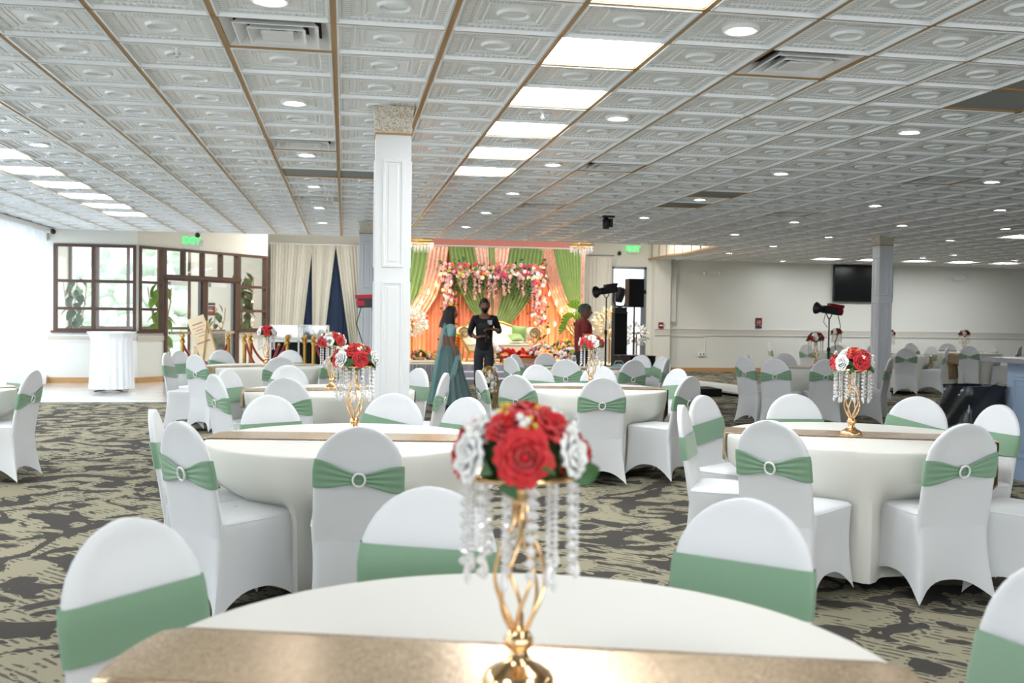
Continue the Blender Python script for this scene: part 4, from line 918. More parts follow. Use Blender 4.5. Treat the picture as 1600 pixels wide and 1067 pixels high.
for k in range(17):
    x = lerp(AX0+0.2, AX1-0.14, k/16); L = [0.42, 0.30, 0.5, 0.38, 0.62, 0.45, 0.33, 0.55, 0.6, 0.36, 0.5, 0.42, 0.58, 0.34, 0.52, 0.66, 0.9][k]; b = B()
    for q in range(int(L*110)):
        z = -L*rnd.random(); w = 0.05*(1+z/L*0.6)
        mt = Matrix.Translation((rnd.uniform(-w, w), rnd.uniform(-w, w), z)) @ Matrix.Rotation(rnd.uniform(0, 6), 4, 'Z') @ Matrix.Rotation(rnd.uniform(1.2, 2.8), 4, 'X'); b.add([mt @ v for v in pv], pf)
    b.tube([(0, 0, 0), (0, 0, -L)], 0.003, 4)
    o = b.build('hanging_vine', MT['lpink'] if k % 3 else MT['leaf'], ar); o.location = (x, YA-0.04, AZ-0.08)
fl2 = B(); scatter_leaves(fl2, [(lerp(AX0+.15, AX1-.1, k/20), YA, AZ-0.18-0.12*(k % 3)) for k in range(21)], 170, 0.10, rnd); q = fl2.build('foliage', MT['leaf'], ar); q['kind'] = 'stuff'
# sofa
so = empty('sofa', (3.48, 22.9, SZ), 0, 'ivory tufted sofa with carved gold frame on the stage', 'sofa')
B().grid(lambda u, v: ((u-0.5)*1.44, -0.36+0.62*v, 0.40+0.05*math.sin(PI*u)**0.3*math.sin(PI*v)**0.4), 24, 10).build('seat_cushion', MT['sofa'], so)
B().box(-0.73, 0.73, -0.34, 0.3, 0.22, 0.41).build('seat_base', MT['sofa'], so, False)
def sb(u, v):
    x = (u-0.5)*1.56; top = 0.80+0.10*math.cos((u-0.5)*2*PI*1.0)+0.16*max(0, 1-abs(u-0.12)/0.22)*0.9; z = lerp(0.38, top, v)
    return (x, 0.22+0.14*v-0.018*abs(math.sin(u*PI*9))*abs(math.sin(v*PI*3)), z)
B().grid(sb, 72, 18).build('backrest', MT['sofa'], so)
B().tube([(sb(k/30, 1)[0], sb(k/30, 1)[1], sb(k/30, 1)[2]+0.02) for k in range(31)], 0.034, 8).build('carved_crest', MT['goldpaint'], so)
for s_ in (-1, 1):
    o = B().lathe([(0.001, -0.36), (0.12, -0.36), (0.135, -0.30), (0.13, 0.3), (0.001, 0.32)], 20).build('arm_roll', MT['sofa'], so)
    o.rotation_euler = (-PI/2, 0, 0); o.location = (s_*0.80, 0, 0.66)
    sp = [(0.135*(1-t*0.75)*math.cos(t*9), 0.135*(1-t*0.75)*math.sin(t*9)) for t in [k/24 for k in range(25)]]
    B().tube([(s_*(0.80+0.0)+s_*x, -0.375, 0.66+z) for x, z in sp]+[], 0.016, 6).build('scroll', MT['goldpaint'], so)
    B().tube([(s_*0.93, -0.37, 0.66), (s_*0.86, -0.37, 0.5), (s_*0.74, -0.37, 0.30), (s_*0.70, -0.36, 0.2), (s_*0.76, -0.36, 0.0)], [.03, .032, .034, .03, .02], 8).build('leg', MT['goldpaint'], so)
    B().tube([(s_*0.74, 0.28, 0.3), (s_*0.78, 0.3, 0.0)], [.03, .02], 8).build('leg', MT['goldpaint'], so)
B().tube([(-0.72, -0.36, 0.24), (-0.3, -0.37, 0.20), (0, -0.37, 0.235), (0.3, -0.37, 0.20), (0.72, -0.36, 0.24)], 0.03, 8).build('front_rail', MT['goldpaint'], so)
def pillow(name, c, sz, rot, m, lab):
    r = B().grid(lambda u, v: ((u-.5)*sz, 0.0, (v-.5)*sz), 1, 1)
    b = B(); n = 12
    for s_ in (1, -1): b.grid(lambda u, v: ((u-.5)*sz*(1-0.10*math.sin(PI*v)), s_*0.085*(math.sin(PI*u)*math.sin(PI*v))**0.5, (v-.5)*sz*(1-0.10*math.sin(PI*u))), n, n)
    o = b.build(name, m); o.location = c; o.rotation_euler = rot; return tag(o, lab, 'cushion', 'green satin cushions')
pillow('cushion', (3.98, 22.90, SZ+0.66), 0.36, (0.25, 0.12, -0.3), MT['green'], 'upright pale green cushion at the right end of the ivory sofa'); pillow('cushion', (3.88, 22.70, SZ+0.56), 0.36, (-1.25, 0.0, 0.1), MT['green'], 'pale green cushion lying flat on the ivory sofa seat')
# bouquets
def bouquet(lab, x, y, z0, R, cols, n, seed, vase=None, vh=0.0, m_leaf='leaf', sc=0.8, cat='bouquet'):
    rnd = random.Random(seed); r = empty('flower_arrangement', (x, y, z0), 0, lab, cat, 'stage flower arrangements')
    if vase == 'urn': B().lathe([(0.08, 0), (0.06, 0.03), (0.05, 0.10), (0.12, vh*0.7), (0.14, vh), (0.12, vh)], 18).build('urn', MT['grey'], r)
    elif vase == 'box': B().box(-R*0.9, R*0.9, -R*0.6, R*0.6, 0, vh).build('planter', MT['blackcloth'], r, False)
    else: B().lathe([(0.10, 0), (0.13, vh)], 16).build('basket', MT['wood'], r)
    zc = vh+R*0.25
    for k in range(n):
        a = rnd.uniform(0, 2*PI); e = math.asin(rnd.uniform(-0.25, 1)); d = Vector((math.cos(e)*math.cos(a), math.cos(e)*math.sin(a), math.sin(e)))
        o = ob('flower', fl[cols[k % len(cols)]], r); o.location = (d.x*R*1.15, d.y*R*0.9, zc+d.z*R*0.75); o.rotation_euler = d.to_track_quat('Z', 'Y').to_euler(); o.scale = (sc*rnd.uniform(.6, 1),)*3
    b = B(); scatter_leaves(b, [(R*math.cos(q)*0.9, R*math.sin(q)*0.6, zc) for q in range(12)], 40, R*0.6, rnd); q = b.build('greenery', MT[m_leaf], r); q['kind'] = 'stuff'; return r
bouquet('white and pink bouquet in an urn right of the cameraman', 3.22, 21.9, SZ, 0.24, 'wwwlwp', 34, 1, 'urn', 0.16)
bouquet('white and lilac bouquet in an urn right of the red flower tray', 4.32, 21.9, SZ, 0.24, 'wwwmw', 34, 2, 'urn', 0.16)
bouquet('wide white bouquet box left of the man in red', 4.88, 21.05, 0.0, 0.32, 'wwwmwwpw', 54, 3, 'box', 0.42)
bouquet('yellow and orange bouquet behind the white ones at the right', 5.0, 22.4, SZ, 0.22, 'yyoyc', 26, 4, None, 0.30)
bouquet('low mixed bouquet at the left end of the stage', 1.62, 21.85, SZ+0.07, 0.13, 'pycyr', 14, 5, None, 0.06); bouquet('small mixed bouquet beside the woman at the left stage end', 1.92, 21.9, SZ+0.07, 0.11, 'opcy', 12, 6, None, 0.06)
tb_ = empty('low_bench', (1.6, 21.9, SZ), 0, 'long low white bench at the left end of the stage', 'bench')
B().box(-0.9, 0.5, -0.2, 0.2, 0.03, 0.07).build('bench_top', MT['satinwhite'], tb_, False); B().box(-0.85, 0.45, -0.16, 0.16, 0, 0.03).build('plinth', MT['stagetop'], tb_, False)
tr_ = empty('flower_tray', (3.80, 21.95, SZ), 0, 'red tray table heaped with scarlet flowers before the sofa', 'tray')
B().box(-0.42, 0.42, -0.2, 0.2, 0.12, 0.17).build('tray', mat('red_lacquer', srgb(170, 20, 24), 0.35), tr_, False)
for a in (-1, 1):
    for b_ in (-1, 1): B().bar((a*0.36, b_*0.15, 0), (a*0.36, b_*0.15, 0.12), 0.03).build('leg', MT['goldpaint'], tr_, False)
flS = rose_mesh('flower', MT['scarlet'], 0.08, 50)
for k in range(26):
    o = ob('flower', flS, tr_); o.location = (lerp(-0.4, 0.4, rnd.random()), rnd.uniform(-.14, .14), 0.2+rnd.uniform(0, .09)); o.rotation_euler = (rnd.uniform(-1, 1), rnd.uniform(-1, 1), 0); o.scale = (rnd.uniform(.6, 1),)*3
gb = empty('gilt_side_table', (4.05, 21.62, SZ), 0, 'small mirrored rose-gold box on the stage edge', 'box'); B().box(-0.5, 0.25, -0.08, 0.1, 0.0, 0.10).build('box', MT['rosegold'], gb, False); B().box(-0.51, 0.26, -0.09, 0.11, 0.10, 0.115).build('lid', MT['goldpaint'], gb, False)
# marigold garland column
mg = empty('marigold_garland', (2.35, 21.75, SZ), 0, 'hanging orange marigold garland beside the woman in teal', 'garland')
mm = B().ball((0, 0, 0), (0.055, 0.055, 0.04), 10, 7).mesh('marigold', MT['orange']); my = B().ball((0, 0, 0), (0.05, 0.05, 0.04), 10, 7).mesh('marigold', MT['yellow'])
for k in range(24):
    o = ob('marigold', my if k < 3 else mm, mg); o.location = (0.055*math.cos(k*2.1), 0.055*math.sin(k*2.1), 0.50-0.022*k)
B().lathe([(0.02, 0.0), (0.05, -0.10), (0.03, -0.16)], 10).build('tassel', MT['marigreen'], mg); B().tube([(0, 0, 0.0), (0, 0, 0.52)], 0.01, 6).build('stand_rod', MT['brass'], mg)
mg.location = (2.35, 21.30, 0.50); 
# white feather ball, blossom tree, palm
def feathers(lab, x, y, z, R, n, m, seed, stem):
    rnd = random.Random(seed); r = empty('feather_tree', (x, y, stem), 0, lab, 'decoration'); b = B()
    for k in range(n):
        d = Vector((rnd.gauss(0, 1), rnd.gauss(0, .8), rnd.gauss(0, 1))).normalized(); p = d*R*rnd.uniform(.4, 1)
        q = Matrix.Translation(p+Vector((0, 0, z-stem))) @ d.to_track_quat('Y', 'Z').to_matrix().to_4x4() @ Matrix.Rotation(rnd.uniform(0, 6), 4, 'Y'); b.add([q @ (v*0.9) for v in lv], lfc)
    o = b.build('plume', MT[m], r); o['kind'] = 'stuff'; B().tube([(0, 0, 0), (0, 0, z-stem)], 0.02, 8).build('stem', MT['brass'], r); B().lathe([(0.12, 0), (0.1, 0.03), (0.03, 0.05)], 16).build('foot', MT['brass'], r); return r
feathers('white feather ball on a stand at the left of the stage', 1.50, 22.6, 1.28, 0.30, 260, 'feather', 8, SZ)
feathers('white blossom tree behind the man in red', 5.95, 22.2, 1.25, 0.36, 320, 'cream', 9, 0.0)
feathers('upper sprays of the white blossom tree by the light tower', 6.5, 21.9, 1.05, 0.24, 120, 'white_petal', 10, 0.0)
pm = empty('palm_plant', (5.30, 23.0, SZ), 0, 'green fan-palm leaves at the right edge of the backdrop', 'plant')
fan = B()
def fanleaf(u, v):
    a = (u-0.5)*2.6; return (0.26*v*math.sin(a), 0.02*math.sin(u*40)*v, 0.26*v*math.cos(a))
fme = B().grid(fanleaf, 36, 4).mesh('fan_leaf', MT['lime'])
for (x, z, ry, s_) in ((0.0, 1.22, 0.2, 1.1), (-0.12, 0.95, -0.6, 1.0), (0.1, 0.9, 0.5, 1.1), (-0.2, 0.75, -1.0, 0.9), (0.16, 0.7, 1.1, .8)):
    o = ob('fan_leaf', fme, pm); o.location = (x, 0, z-SZ*0); o.rotation_euler = (0.2, ry, 0.2*s_); o.scale = (s_*0.8,)*3
    B().tube([(0, 0, 0.1), (x*0.5, 0.02, z*0.6), (x, 0, z)], 0.008, 6).build('leaf_stalk', MT['lime'], pm)
B().lathe([(0.10, 0), (0.14, 0.2), (0.12, 0.2)], 16).build('pot', MT['satinwhite'], pm)
# gold openwork lantern vase with foliage by the cameraman's feet
gv = empty('gold_cage_vase', (1.90, 13.2, 0), 0, 'gold wire cage vase with white flowers on a black foot, below the cameraman', 'vase')
B().lathe([(0.13, 0), (0.13, 0.08), (0.09, 0.09)], 20).build('foot', MT['black'], gv)
cagep = [(0.08, 0.1), (0.11, 0.25), (0.13, 0.45), (0.12, 0.6), (0.08, 0.7), (0.02, 0.74)]
for k in range(12): B().tube([(r_*math.cos(k*PI/6), r_*math.sin(k*PI/6), z) for r_, z in cagep], 0.006, 5).build('cage_wire', MT['brass'], gv)
for k in range(14):
    o = ob('flower', fl['w' if k % 3 else 'c'], gv); o.location = (0.07*math.cos(k*2.4), 0.07*math.sin(k*2.4), 0.38+0.024*k); o.rotation_euler = (PI/2*math.sin(k), k, 0); o.scale = (0.6,)*3
b = B(); scatter_leaves(b, [(0, 0, 0.3), (0, 0, 0.45), (0, 0, 0.55)], 30, 0.07, rnd); b.build('greenery', MT['leaf'], gv)['kind'] = 'stuff'
# crystal chandeliers over the stage
for x, y, lab in ((5.08, 21.4, 'gold crystal chandelier at the right top of the backdrop'), (1.62, 21.6, 'gold crystal chandelier at the left top of the backdrop')):
    r = empty('chandelier', (x, y, 2.86), 0, lab, 'chandelier', 'crystal chandeliers')
    B().lathe([(0.05, 0.86), (0.05, 0.9), (0.01, 0.9)], 16).build('ceiling_rose', MT['brass'], r); B().tube([(0, 0, 0.2), (0, 0, 0.88)], 0.012, 6).build('chain', MT['brass'], r)
    for rr_, z in ((0.25, 0.16), (0.27, 0.10), (0.19, 0.04)): B().lathe([(rr_-0.012, z), (rr_, z-0.012), (rr_+0.004, z+0.012), (rr_-0.012, z)], 32, cap=False).build('gold_hoop', MT['brass'], r)
    dm = strand_mesh(4, 0.014, 0.12, True)
    for k in range(22): o = ob('crystal_drop', dm, r); o.location = (0.25*math.cos(2*PI*k/22), 0.25*math.sin(2*PI*k/22), 0.10)
    for k in range(12): o = ob('crystal_drop', dm, r); o.location = (0.15*math.cos(2*PI*k/12), 0.15*math.sin(2*PI*k/12), 0.04)
    for k in range(4): B().tube([(0, 0, 0.24), (0.13*math.cos(k*PI/2), 0.13*math.sin(k*PI/2), 0.2), (0.25*math.cos(k*PI/2), 0.25*math.sin(k*PI/2), 0.16)], 0.008, 6).build('arm', MT['brass'], r)
# ---------------------------------------------------------------- lobby front: cocktail table, stanchions, poster, acrylic stand
ct = empty('cocktail_table', (-3.97, 18.35, 0), 0, 'tall round cocktail table under a white pleated skirt at the left window', 'table')
B().lathe([(0.001, 1.015), (0.40, 1.015), (0.405, 1.03), (0.40, 1.04), (0.001, 1.04)], 40, cap=False).build('tabletop', MT['satinwhite'], ct)
B().lathe([(0.395, 1.03), (0.36, 0.96), (0.33, 0.86), (0.335, 0.6), (0.35, 0.3), (0.365, 0.06)], 96, fn=lambda a, z: 1+0.04*math.sin(20*a)*sm(1.0, 0.7, z), cap=False).build('pleated_skirt', mat('bright_white_cloth', srgb(236, 240, 246), 0.8), ct)
B().tube([(0, 0, 0.04), (0, 0, 1.0)], 0.03, 10).build('pole', MT['grey'], ct)
for k in range(4):
    a = PI/4+k*PI/2; B().tube([(0.03*math.cos(a), 0.03*math.sin(a), 0.05), (0.33*math.cos(a), 0.33*math.sin(a), 0.022)], [.02, .012], 8).build('foot', MT['grey'], ct)
def stanchion(x, y, lab):
    r = empty('stanchion', (x, y, 0), 0, lab, 'barrier post', 'brass barrier posts')
    B().lathe([(0.16, 0), (0.16, 0.015), (0.12, 0.03), (0.04, 0.045)], 24).build('base', MT['brass'], r)
    B().lathe([(0.033, 0.04), (0.033, 0.86), (0.045, 0.87), (0.045, 0.90), (0.03, 0.91), (0.05, 0.93)], 16).build('post', MT['brass'], r)
    B().lathe([(0.05, 0.93), (0.02, 0.945), (0.042, 0.97), (0.045, 0.99), (0.03, 1.015), (0.001, 1.03)], 16, cap=False).build('finial', MT['brass'], r); return r
SP = [(-2.77, 18.2, 'leftmost brass barrier post, before the lobby door'), (-2.06, 18.75, 'brass barrier post right of the poster board'), (-1.74, 18.4, 'left of the pair of brass posts beside the dark window frame'), (-1.66, 18.65, 'right of the pair of brass posts beside the dark window frame'),
      (-0.98, 18.05, 'brass barrier post left of the acrylic stand seam'), (-0.68, 18.1, 'short-looking brass post in front of the black stand'), (-0.52, 17.8, 'rightmost brass barrier post at the black stand')]
for a in SP: stanchion(*a)
def rope(p, q, sag, lab):
    pts = [(lerp(p[0], q[0], t), lerp(p[1], q[1], t), 0.86-sag*math.sin(PI*t)**0.8) for t in [k/16 for k in range(17)]]
    r = empty('velvet_rope', (0, 0, 0), 0, lab, 'rope', 'red velvet barrier ropes'); B().tube(pts, 0.021, 10).build('rope', MT['velvet'], r)
    for s_ in (0, 16): B().ball(pts[s_], 0.028, 10, 8).build('brass_end', MT['brass'], r)
rope(SP[0], SP[1], 0.42, 'red velvet rope from the leftmost brass post behind the poster'); rope((SP[3][0]+.02, SP[3][1]-.04), (SP[4][0]-.03, SP[4][1]-.02), 0.34, 'red velvet rope hanging left of the acrylic stand'); rope((SP[2][0]+.03, SP[2][1]-.03), (-1.10, 17.7), 0.45, 'lower red velvet rope dropping behind the small rose centrepiece')
rope((SP[6][0]+.03, SP[6][1]-.01), (0.25, 17.6), 0.45, 'red velvet rope at the right of the black stand')
stanchion(0.27, 17.6, 'brass barrier post hidden behind the near rose centrepieces')
po = empty('poster_board', (-2.28, 18.3, 0), 0, 'tall cream welcome poster leaning on an easel, flowers at its foot', 'poster')
q = Matrix.Rotation(-0.36, 4, 'Y') @ Matrix.Rotation(-0.12, 4, 'X')
q = Matrix.Translation((0.13, 0, 0.12)) @ q
B().box(-0.15, 0.15, -0.012, 0.012, 0.1, 1.28, q).build('board', MT['paper'], po, False)
pk = B()
for (z, w, h) in ((1.14, .09, .025), (1.08, .11, .010), (1.03, .06, .016), (0.98, .10, .010), (0.92, .05, .014)): pk.box(-w, w, -0.015, -0.012, z, z+h, q)
pk.box(-0.12, 0.12, -0.015, -0.012, 0.80, 0.825, q); pk.build('faded_print', MT['redink'], po, False)
for a in ((-0.20, 0.12), (0.28, 0.12), (0.02, 0.45)): B().bar((a[0], a[1]-0.1, 0), (-0.1, 0.06, 1.25), 0.02).build('easel_leg', MT['wood'], po, False)
bouquet('pink, white and green flowers at the foot of the poster', -2.12, 18.05, 0.0, 0.20, 'lwrpoc', 24, 12, None, 0.38, sc=0.9)
ac = empty('bar_stand', (-0.75, 18.55, 0), 0, 'clear acrylic topped stand with black cloth front behind the brass posts', 'stand')
B().box(-0.52, 0.46, -0.25, 0.25, 0.06, 0.89).build('cloth_front', MT['blackcloth'], ac, False)
for x0, x1 in ((-0.52, -0.05), (-0.04, 0.46)): B().box(x0, x1, -0.28, -0.265, 0.93, 1.19).build('acrylic_panel', MT['acrylic'], ac, False)
B().box(-0.55, 0.49, -0.3, 0.28, 0.89, 0.92).build('shelf', MT['satinwhite'], ac, False); B().box(-0.55, 0.49, -0.3, -0.26, 1.185, 1.20).build('top_edge', MT['white'], ac, False)
for x in (-0.535, -0.045, 0.475): B().box(x-0.015, x+0.015, -0.3, -0.27, 0.0, 1.19).build('upright', MT['white'], ac, False)
B().box(-0.52, 0.46, 0.22, 0.235, 0.93, 1.19).build('acrylic_panel', MT['acrylic'], ac, False)
# exit signs, cameras, wall fittings
def text_obj(s, size, m, parent, loc, rot, ext=0.006):
    cu = bpy.data.curves.new('lettering', 'FONT'); cu.body = s; cu.size = size; cu.extrude = ext; cu.align_x = 'CENTER'; cu.align_y = 'CENTER'; cu.materials.append(m)
    cu.offset = 0.004
    t_ = bpy.data.objects.new('t', cu); C.objects.link(t_); dg = bpy.context.evaluated_depsgraph_get(); me = bpy.data.meshes.new_from_object(t_.evaluated_get(dg)); bpy.data.objects.remove(t_)
    me.materials.clear(); me.materials.append(m); o = bpy.data.objects.new('lettering', me); C.objects.link(o); o.parent = parent; o.location = loc; o.rotation_euler = rot; return o
e1 = empty('exit_sign', (0, 0, 0), 0, 'green lit EXIT sign with two emergency lamps over the lobby door', 'exit sign', 'EXIT signs')
ex = mA @ Vector((1.30, -0.06, 2.86)); e1.location = ex; e1.rotation_euler = (0, 0, math.atan2(P2[1]-P1[1], P2[0]-P1[0])*0.35)
B().box(-0.15, 0.15, -0.03, 0.03, -0.10, 0.11).build('face', MT['exitface'], e1, False); text_obj('EXIT', 0.19, MT['exitg'], e1, (0, -0.034, 0.0), (PI/2, 0, 0))
B().box(-0.17, 0.17, -0.03, 0.03, -0.17, -0.10).build('battery_box', MT['satinwhite'], e1, False)
for s_ in (-1, 1): o = B().lathe([(0.05, -0.05), (0.06, 0.02), (0.03, 0.05), (0.001, 0.06)], 14).build('emergency_lamp', MT['satinwhite'], e1); o.location = (s_*0.23, 0, -0.04); o.rotation_euler = (PI/2-0.3, 0, s_*0.5); B().tube([(s_*0.15, 0, -0.08), (s_*0.23, 0, -0.06)], 0.012, 6).build('lamp_arm', MT['satinwhite'], e1)
e2 = empty('exit_sign', (7.42, YN-0.05, 3.20), 0, 'small green lit EXIT sign above the exit door right of the stage', 'exit sign', 'EXIT signs')
B().box(-0.15, 0.15, -0.03, 0.03, -0.10, 0.10).build('face', MT['exitface'], e2, False); text_obj('EXIT', 0.19, MT['exitg'], e2, (0, -0.034, 0), (PI/2, 0, 0))
for x, y, z, lab in ((-5.35, 19.9, 2.86, 'small black dome camera at the left curtain corner'), (-2.78, 20.02, 2.87, 'small black camera above the left EXIT sign'), (7.05, YN-0.08, 3.08, 'small black camera left of the right EXIT sign')):
    r = empty('security_camera', (x, y, z), 0, lab, 'camera', 'security cameras'); B().ball((0, 0, 0), (0.05, 0.06, 0.05), 12, 8).build('body', MT['black'], r); B().tube([(0, 0, 0.02), (0.02, 0.03, 0.09)], 0.018, 8).build('bracket', MT['satinwhite'], r)
tv = empty('television', (13.88, YN-0.09, 2.42), 0, 'large black wall television behind the far pillar', 'television'); B().box(-0.86, 0.86, -0.03, 0.03, -0.50, 0.50).build('bezel', MT['black'], tv, False); B().box(-0.84, 0.84, -0.034, -0.03, -0.48, 0.48).build('screen', MT['screen'], tv, False); B().box(-0.2, 0.2, 0.03, 0.09, -0.2, 0.2).build('wall_mount', MT['dgrey'], tv, False)
sg = empty('wall_notice', (10.94, YN-0.015, 1.31), 0, 'dark red notice on the white end wall above the chair rail', 'sign'); B().box(-0.09, 0.09, -0.012, 0.0, -0.06, 0.14).build('board', MT['signred'], sg, False); B().box(-0.09, 0.09, -0.012, 0.0, -0.14, -0.08).build('footer', MT['dgrey'], sg, False)
pp = B().box(-0.05, 0.05, -0.015, -0.012, 0.06, 0.07).box(-0.05, -0.02, -0.015, -0.012, 0.0, 0.04).box(0.01, 0.05, -0.015, -0.012, 0.0, 0.04).box(-0.05, 0.05, -0.015, -0.012, -0.03, -0.02); pp.build('print', MT['lpink'], sg, False)
for x, z, lab in ((9.59, 2.61, 'white emergency light left on the end wall'), (16.7, 2.61, 'white emergency light right on the end wall')):
    r = empty('emergency_light', (x, YN-0.06, z), 0, lab, 'wall light', 'wall emergency lights'); B().box(-0.14, 0.14, -0.04, 0.04, -0.05, 0.07).build('housing', MT['satinwhite'], r, False)
    for s_ in (-1, 1): B().ball((s_*0.2, -0.02, 0.02), (0.06, 0.05, 0.06), 12, 8).build('lamp_head', MT['satinwhite'], r)
fa = empty('fire_alarm', (8.12, YN-0.33, 1.22), 0, 'red fire alarm pull on the wall corner right of the exit door', 'fire alarm'); B().box(-0.06, 0.06, -0.03, 0.02, -0.08, 0.08).build('body', MT['signred'], fa, False); B().box(-0.04, 0.04, -0.04, -0.03, -0.015, 0.015).build('handle', MT['white'], fa, False)
co = empty('wall_conduit', (0, 0, 0), 0, 'thin white conduit bending down to an outlet on the end wall', 'conduit'); B().box(8.46, 9.45, YN-0.03, YN-0.01, 0.93, 0.96).box(9.42, 9.45, YN-0.03, YN-0.01, 0.5, 0.93).build('channel', MT['satinwhite'], co, False)
B().box(9.26, 9.46, YN-0.05, YN-0.01, 0.42, 0.52).build('outlet_box', MT['white'], co, False); B().box(9.30, 9.33, YN-0.054, YN-0.05, 0.45, 0.49).box(9.39, 9.42, YN-0.054, YN-0.05, 0.45, 0.49).build('socket', MT['dgrey'], co, False)
# stage-side equipment
cs = empty('road_case', (5.50, 18.6, 0), 0, 'black road case with brown side right of the stage', 'equipment case')
B().box(-0.34, 0.34, -0.2, 0.3, 0.04, 0.68).build('body', MT['blackcloth'], cs, False); B().box(-0.345, -0.15, -0.215, -0.2, 0.34, 0.67).build('side_panel', MT['brown'], cs, False)
for a in (-0.3, 0.3): B().box(a-0.03, a+0.03, -0.2, 0.3, 0, 0.04).build('foot', MT['black'], cs, False)
B().box(-0.35, 0.35, -0.21, 0.31, 0.67, 0.69).build('lid_edge', MT['dgrey'], cs, False)
sk = empty('speaker', (5.85, 19.9, 0), 0, 'black loudspeaker on a pole stand before the exit door', 'speaker')
B().box(-0.16, 0.16, -0.14, 0.16, 1.62, 2.20).build('cabinet', MT['black'], sk, False); B().box(-0.145, 0.145, -0.15, -0.14, 1.64, 2.18).build('grille', MT['blackcloth'], sk, False); B().tube([(0, 0, 0.1), (0, 0, 0.9), (0, 0, 1.64)], [.022, .022, .018], 10).build('pole', MT['black'], sk)
for k in range(3):
    a = k*2*PI/3+0.5; B().tube([(0, 0, 0.55), (0.38*math.cos(a), 0.38*math.sin(a), 0.02)], 0.012, 8).build('leg', MT['black'], sk)
tw = empty('light_tower', (5.68, 20.4, 0), 0, 'black covered light tower beside the exit door', 'tower'); B().box(-0.135, 0.135, -0.13, 0.13, 0.03, 1.50).build('cloth_sleeve', MT['blackcloth'], tw, False); B().box(-0.2, 0.2, -0.2, 0.2, 0, 0.03).build('base_plate', MT['dgrey'], tw, False); B().box(-0.15, 0.15, -0.15, 0.15, 1.50, 1.52).build('top_plate', MT['dgrey'], tw, False)
mh = empty('moving_head_light', (5.68, 20.4, 1.52), 0, 'black moving-head stage light on top of the tower', 'stage light')
B().box(-0.13, 0.13, -0.11, 0.11, 0, 0.10).build('base', MT['black'], mh, False)
B().tube([(-0.13, 0, 0.42), (-0.14, 0, 0.25), (-0.10, 0, 0.13), (0, 0, 0.115), (0.10, 0, 0.13), (0.14, 0, 0.25), (0.13, 0, 0.42)], 0.022, 8).build('yoke', MT['dgrey'], mh)
lh_ = B().lathe([(0.07, -0.15), (0.085, -0.10), (0.10, 0.0), (0.095, 0.12), (0.06, 0.17), (0.001, 0.18)], 20).build('lamp_head', MT['dgrey'], mh); lh_.location = (0, 0, 0.36); lh_.rotation_euler = (0.25, 0.1, 0)
lh_['label'] = 'shiny grey lamp head'
def stand_light(lab, x, y, rz, hz, body, floor_h=0.0, tilt=-0.1, reflector=0.09, cable=True):
    r = empty('studio_light', (x, y, 0), rz, lab, 'studio light', 'photo lights on stands')
    B().tube([(0, 0, 0.3), (0, 0, hz*0.62)], 0.016, 8).build('lower_tube', MT['black'], r); B().tube([(0, 0, hz*0.6), (0, 0, hz-0.12)], 0.011, 8).build('upper_tube', MT['dgrey'], r); B().lathe([(0.02, hz*0.6), (0.026, hz*0.61), (0.026, hz*0.63), (0.02, hz*0.64)], 10).build('collar', MT['black'], r)
    for k in range(3):
        a = k*2*PI/3+0.3; B().tube([(0, 0, 0.62), (0.42*math.cos(a), 0.42*math.sin(a), 0.02)], 0.010, 6).build('leg', MT['black'], r); B().tube([(0, 0, 0.3), (0.23*math.cos(a), 0.23*math.sin(a), 0.29)], 0.007, 6).build('brace', MT['black'], r)
    q = Matrix.Translation((0, 0, hz)) @ Matrix.Rotation(tilt, 4, 'Y')
    def lb(nm, b, m): o = b.build(nm, m, r); o.matrix_local = q; return o
    lb('lamp_body', B().box(-0.10, 0.17, -0.055, 0.055, -0.055, 0.055), MT['black']); lb('power_pack', B().box(-0.02, 0.21, -0.05, 0.05, 0.055, 0.10).box(0.11, 0.20, -0.06, 0.06, -0.03, 0.03), body)
    cone = B().lathe([(0.05, 0), (0.055, 0.05), (reflector, 0.11), (reflector, 0.125), (0.05, 0.05), (0.001, 0.03)], 22, cap=False); cone.v = [(-0.10-v[2], v[0], v[1]) for v in cone.v]; lb('reflector', cone, MT['black'])
    lb('rear_fin', B().box(0.17, 0.19, -0.055, 0.055, -0.055, 0.055), MT['dgrey'])
    B().tube([(0, -0.075, hz), (0, -0.075, hz-0.07), (0, -0.03, hz-0.12), (0, 0.03, hz-0.12), (0, 0.075, hz-0.07), (0, 0.075, hz)], 0.008, 6).build('yoke', MT['black'], r)
    if cable: B().tube([(0.14, 0, hz-0.05), (0.20, 0.02, hz-0.25), (0.12, 0.03, hz-0.5), (0.14, 0, hz-0.85), (0.10, 0.02, 0.4), (0.08, 0.05, 0.02)], 0.006, 6).build('cable', MT['black'], r); B().tube([(-0.05, 0.02, hz-0.05), (-0.08, 0.02, hz-0.18), (-0.02, 0.02, hz-0.26)], 0.005, 6).build('cable', MT['black'], r)
    return r
stand_light('black studio light with red power pack left of the far pillar', 7.17, 14.1, 0.05, 1.56, MT['redm'], tilt=0.13)
stand_light('black and red studio light half hidden behind the near pillar', 0.34, 12.15, PI+0.1, 1.54, MT['redm'], tilt=0.05)
stand_light('black round-headed studio light in front of the light tower', 4.36, 16.5, 0.35, 1.86, MT['black'], reflector=0.10, cable=False, tilt=-0.15)
hm = empty('hanging_stage_light', (3.92, 14.8, CEIL), 0, 'small black spotlight hanging from the ceiling before the stage', 'spotlight')
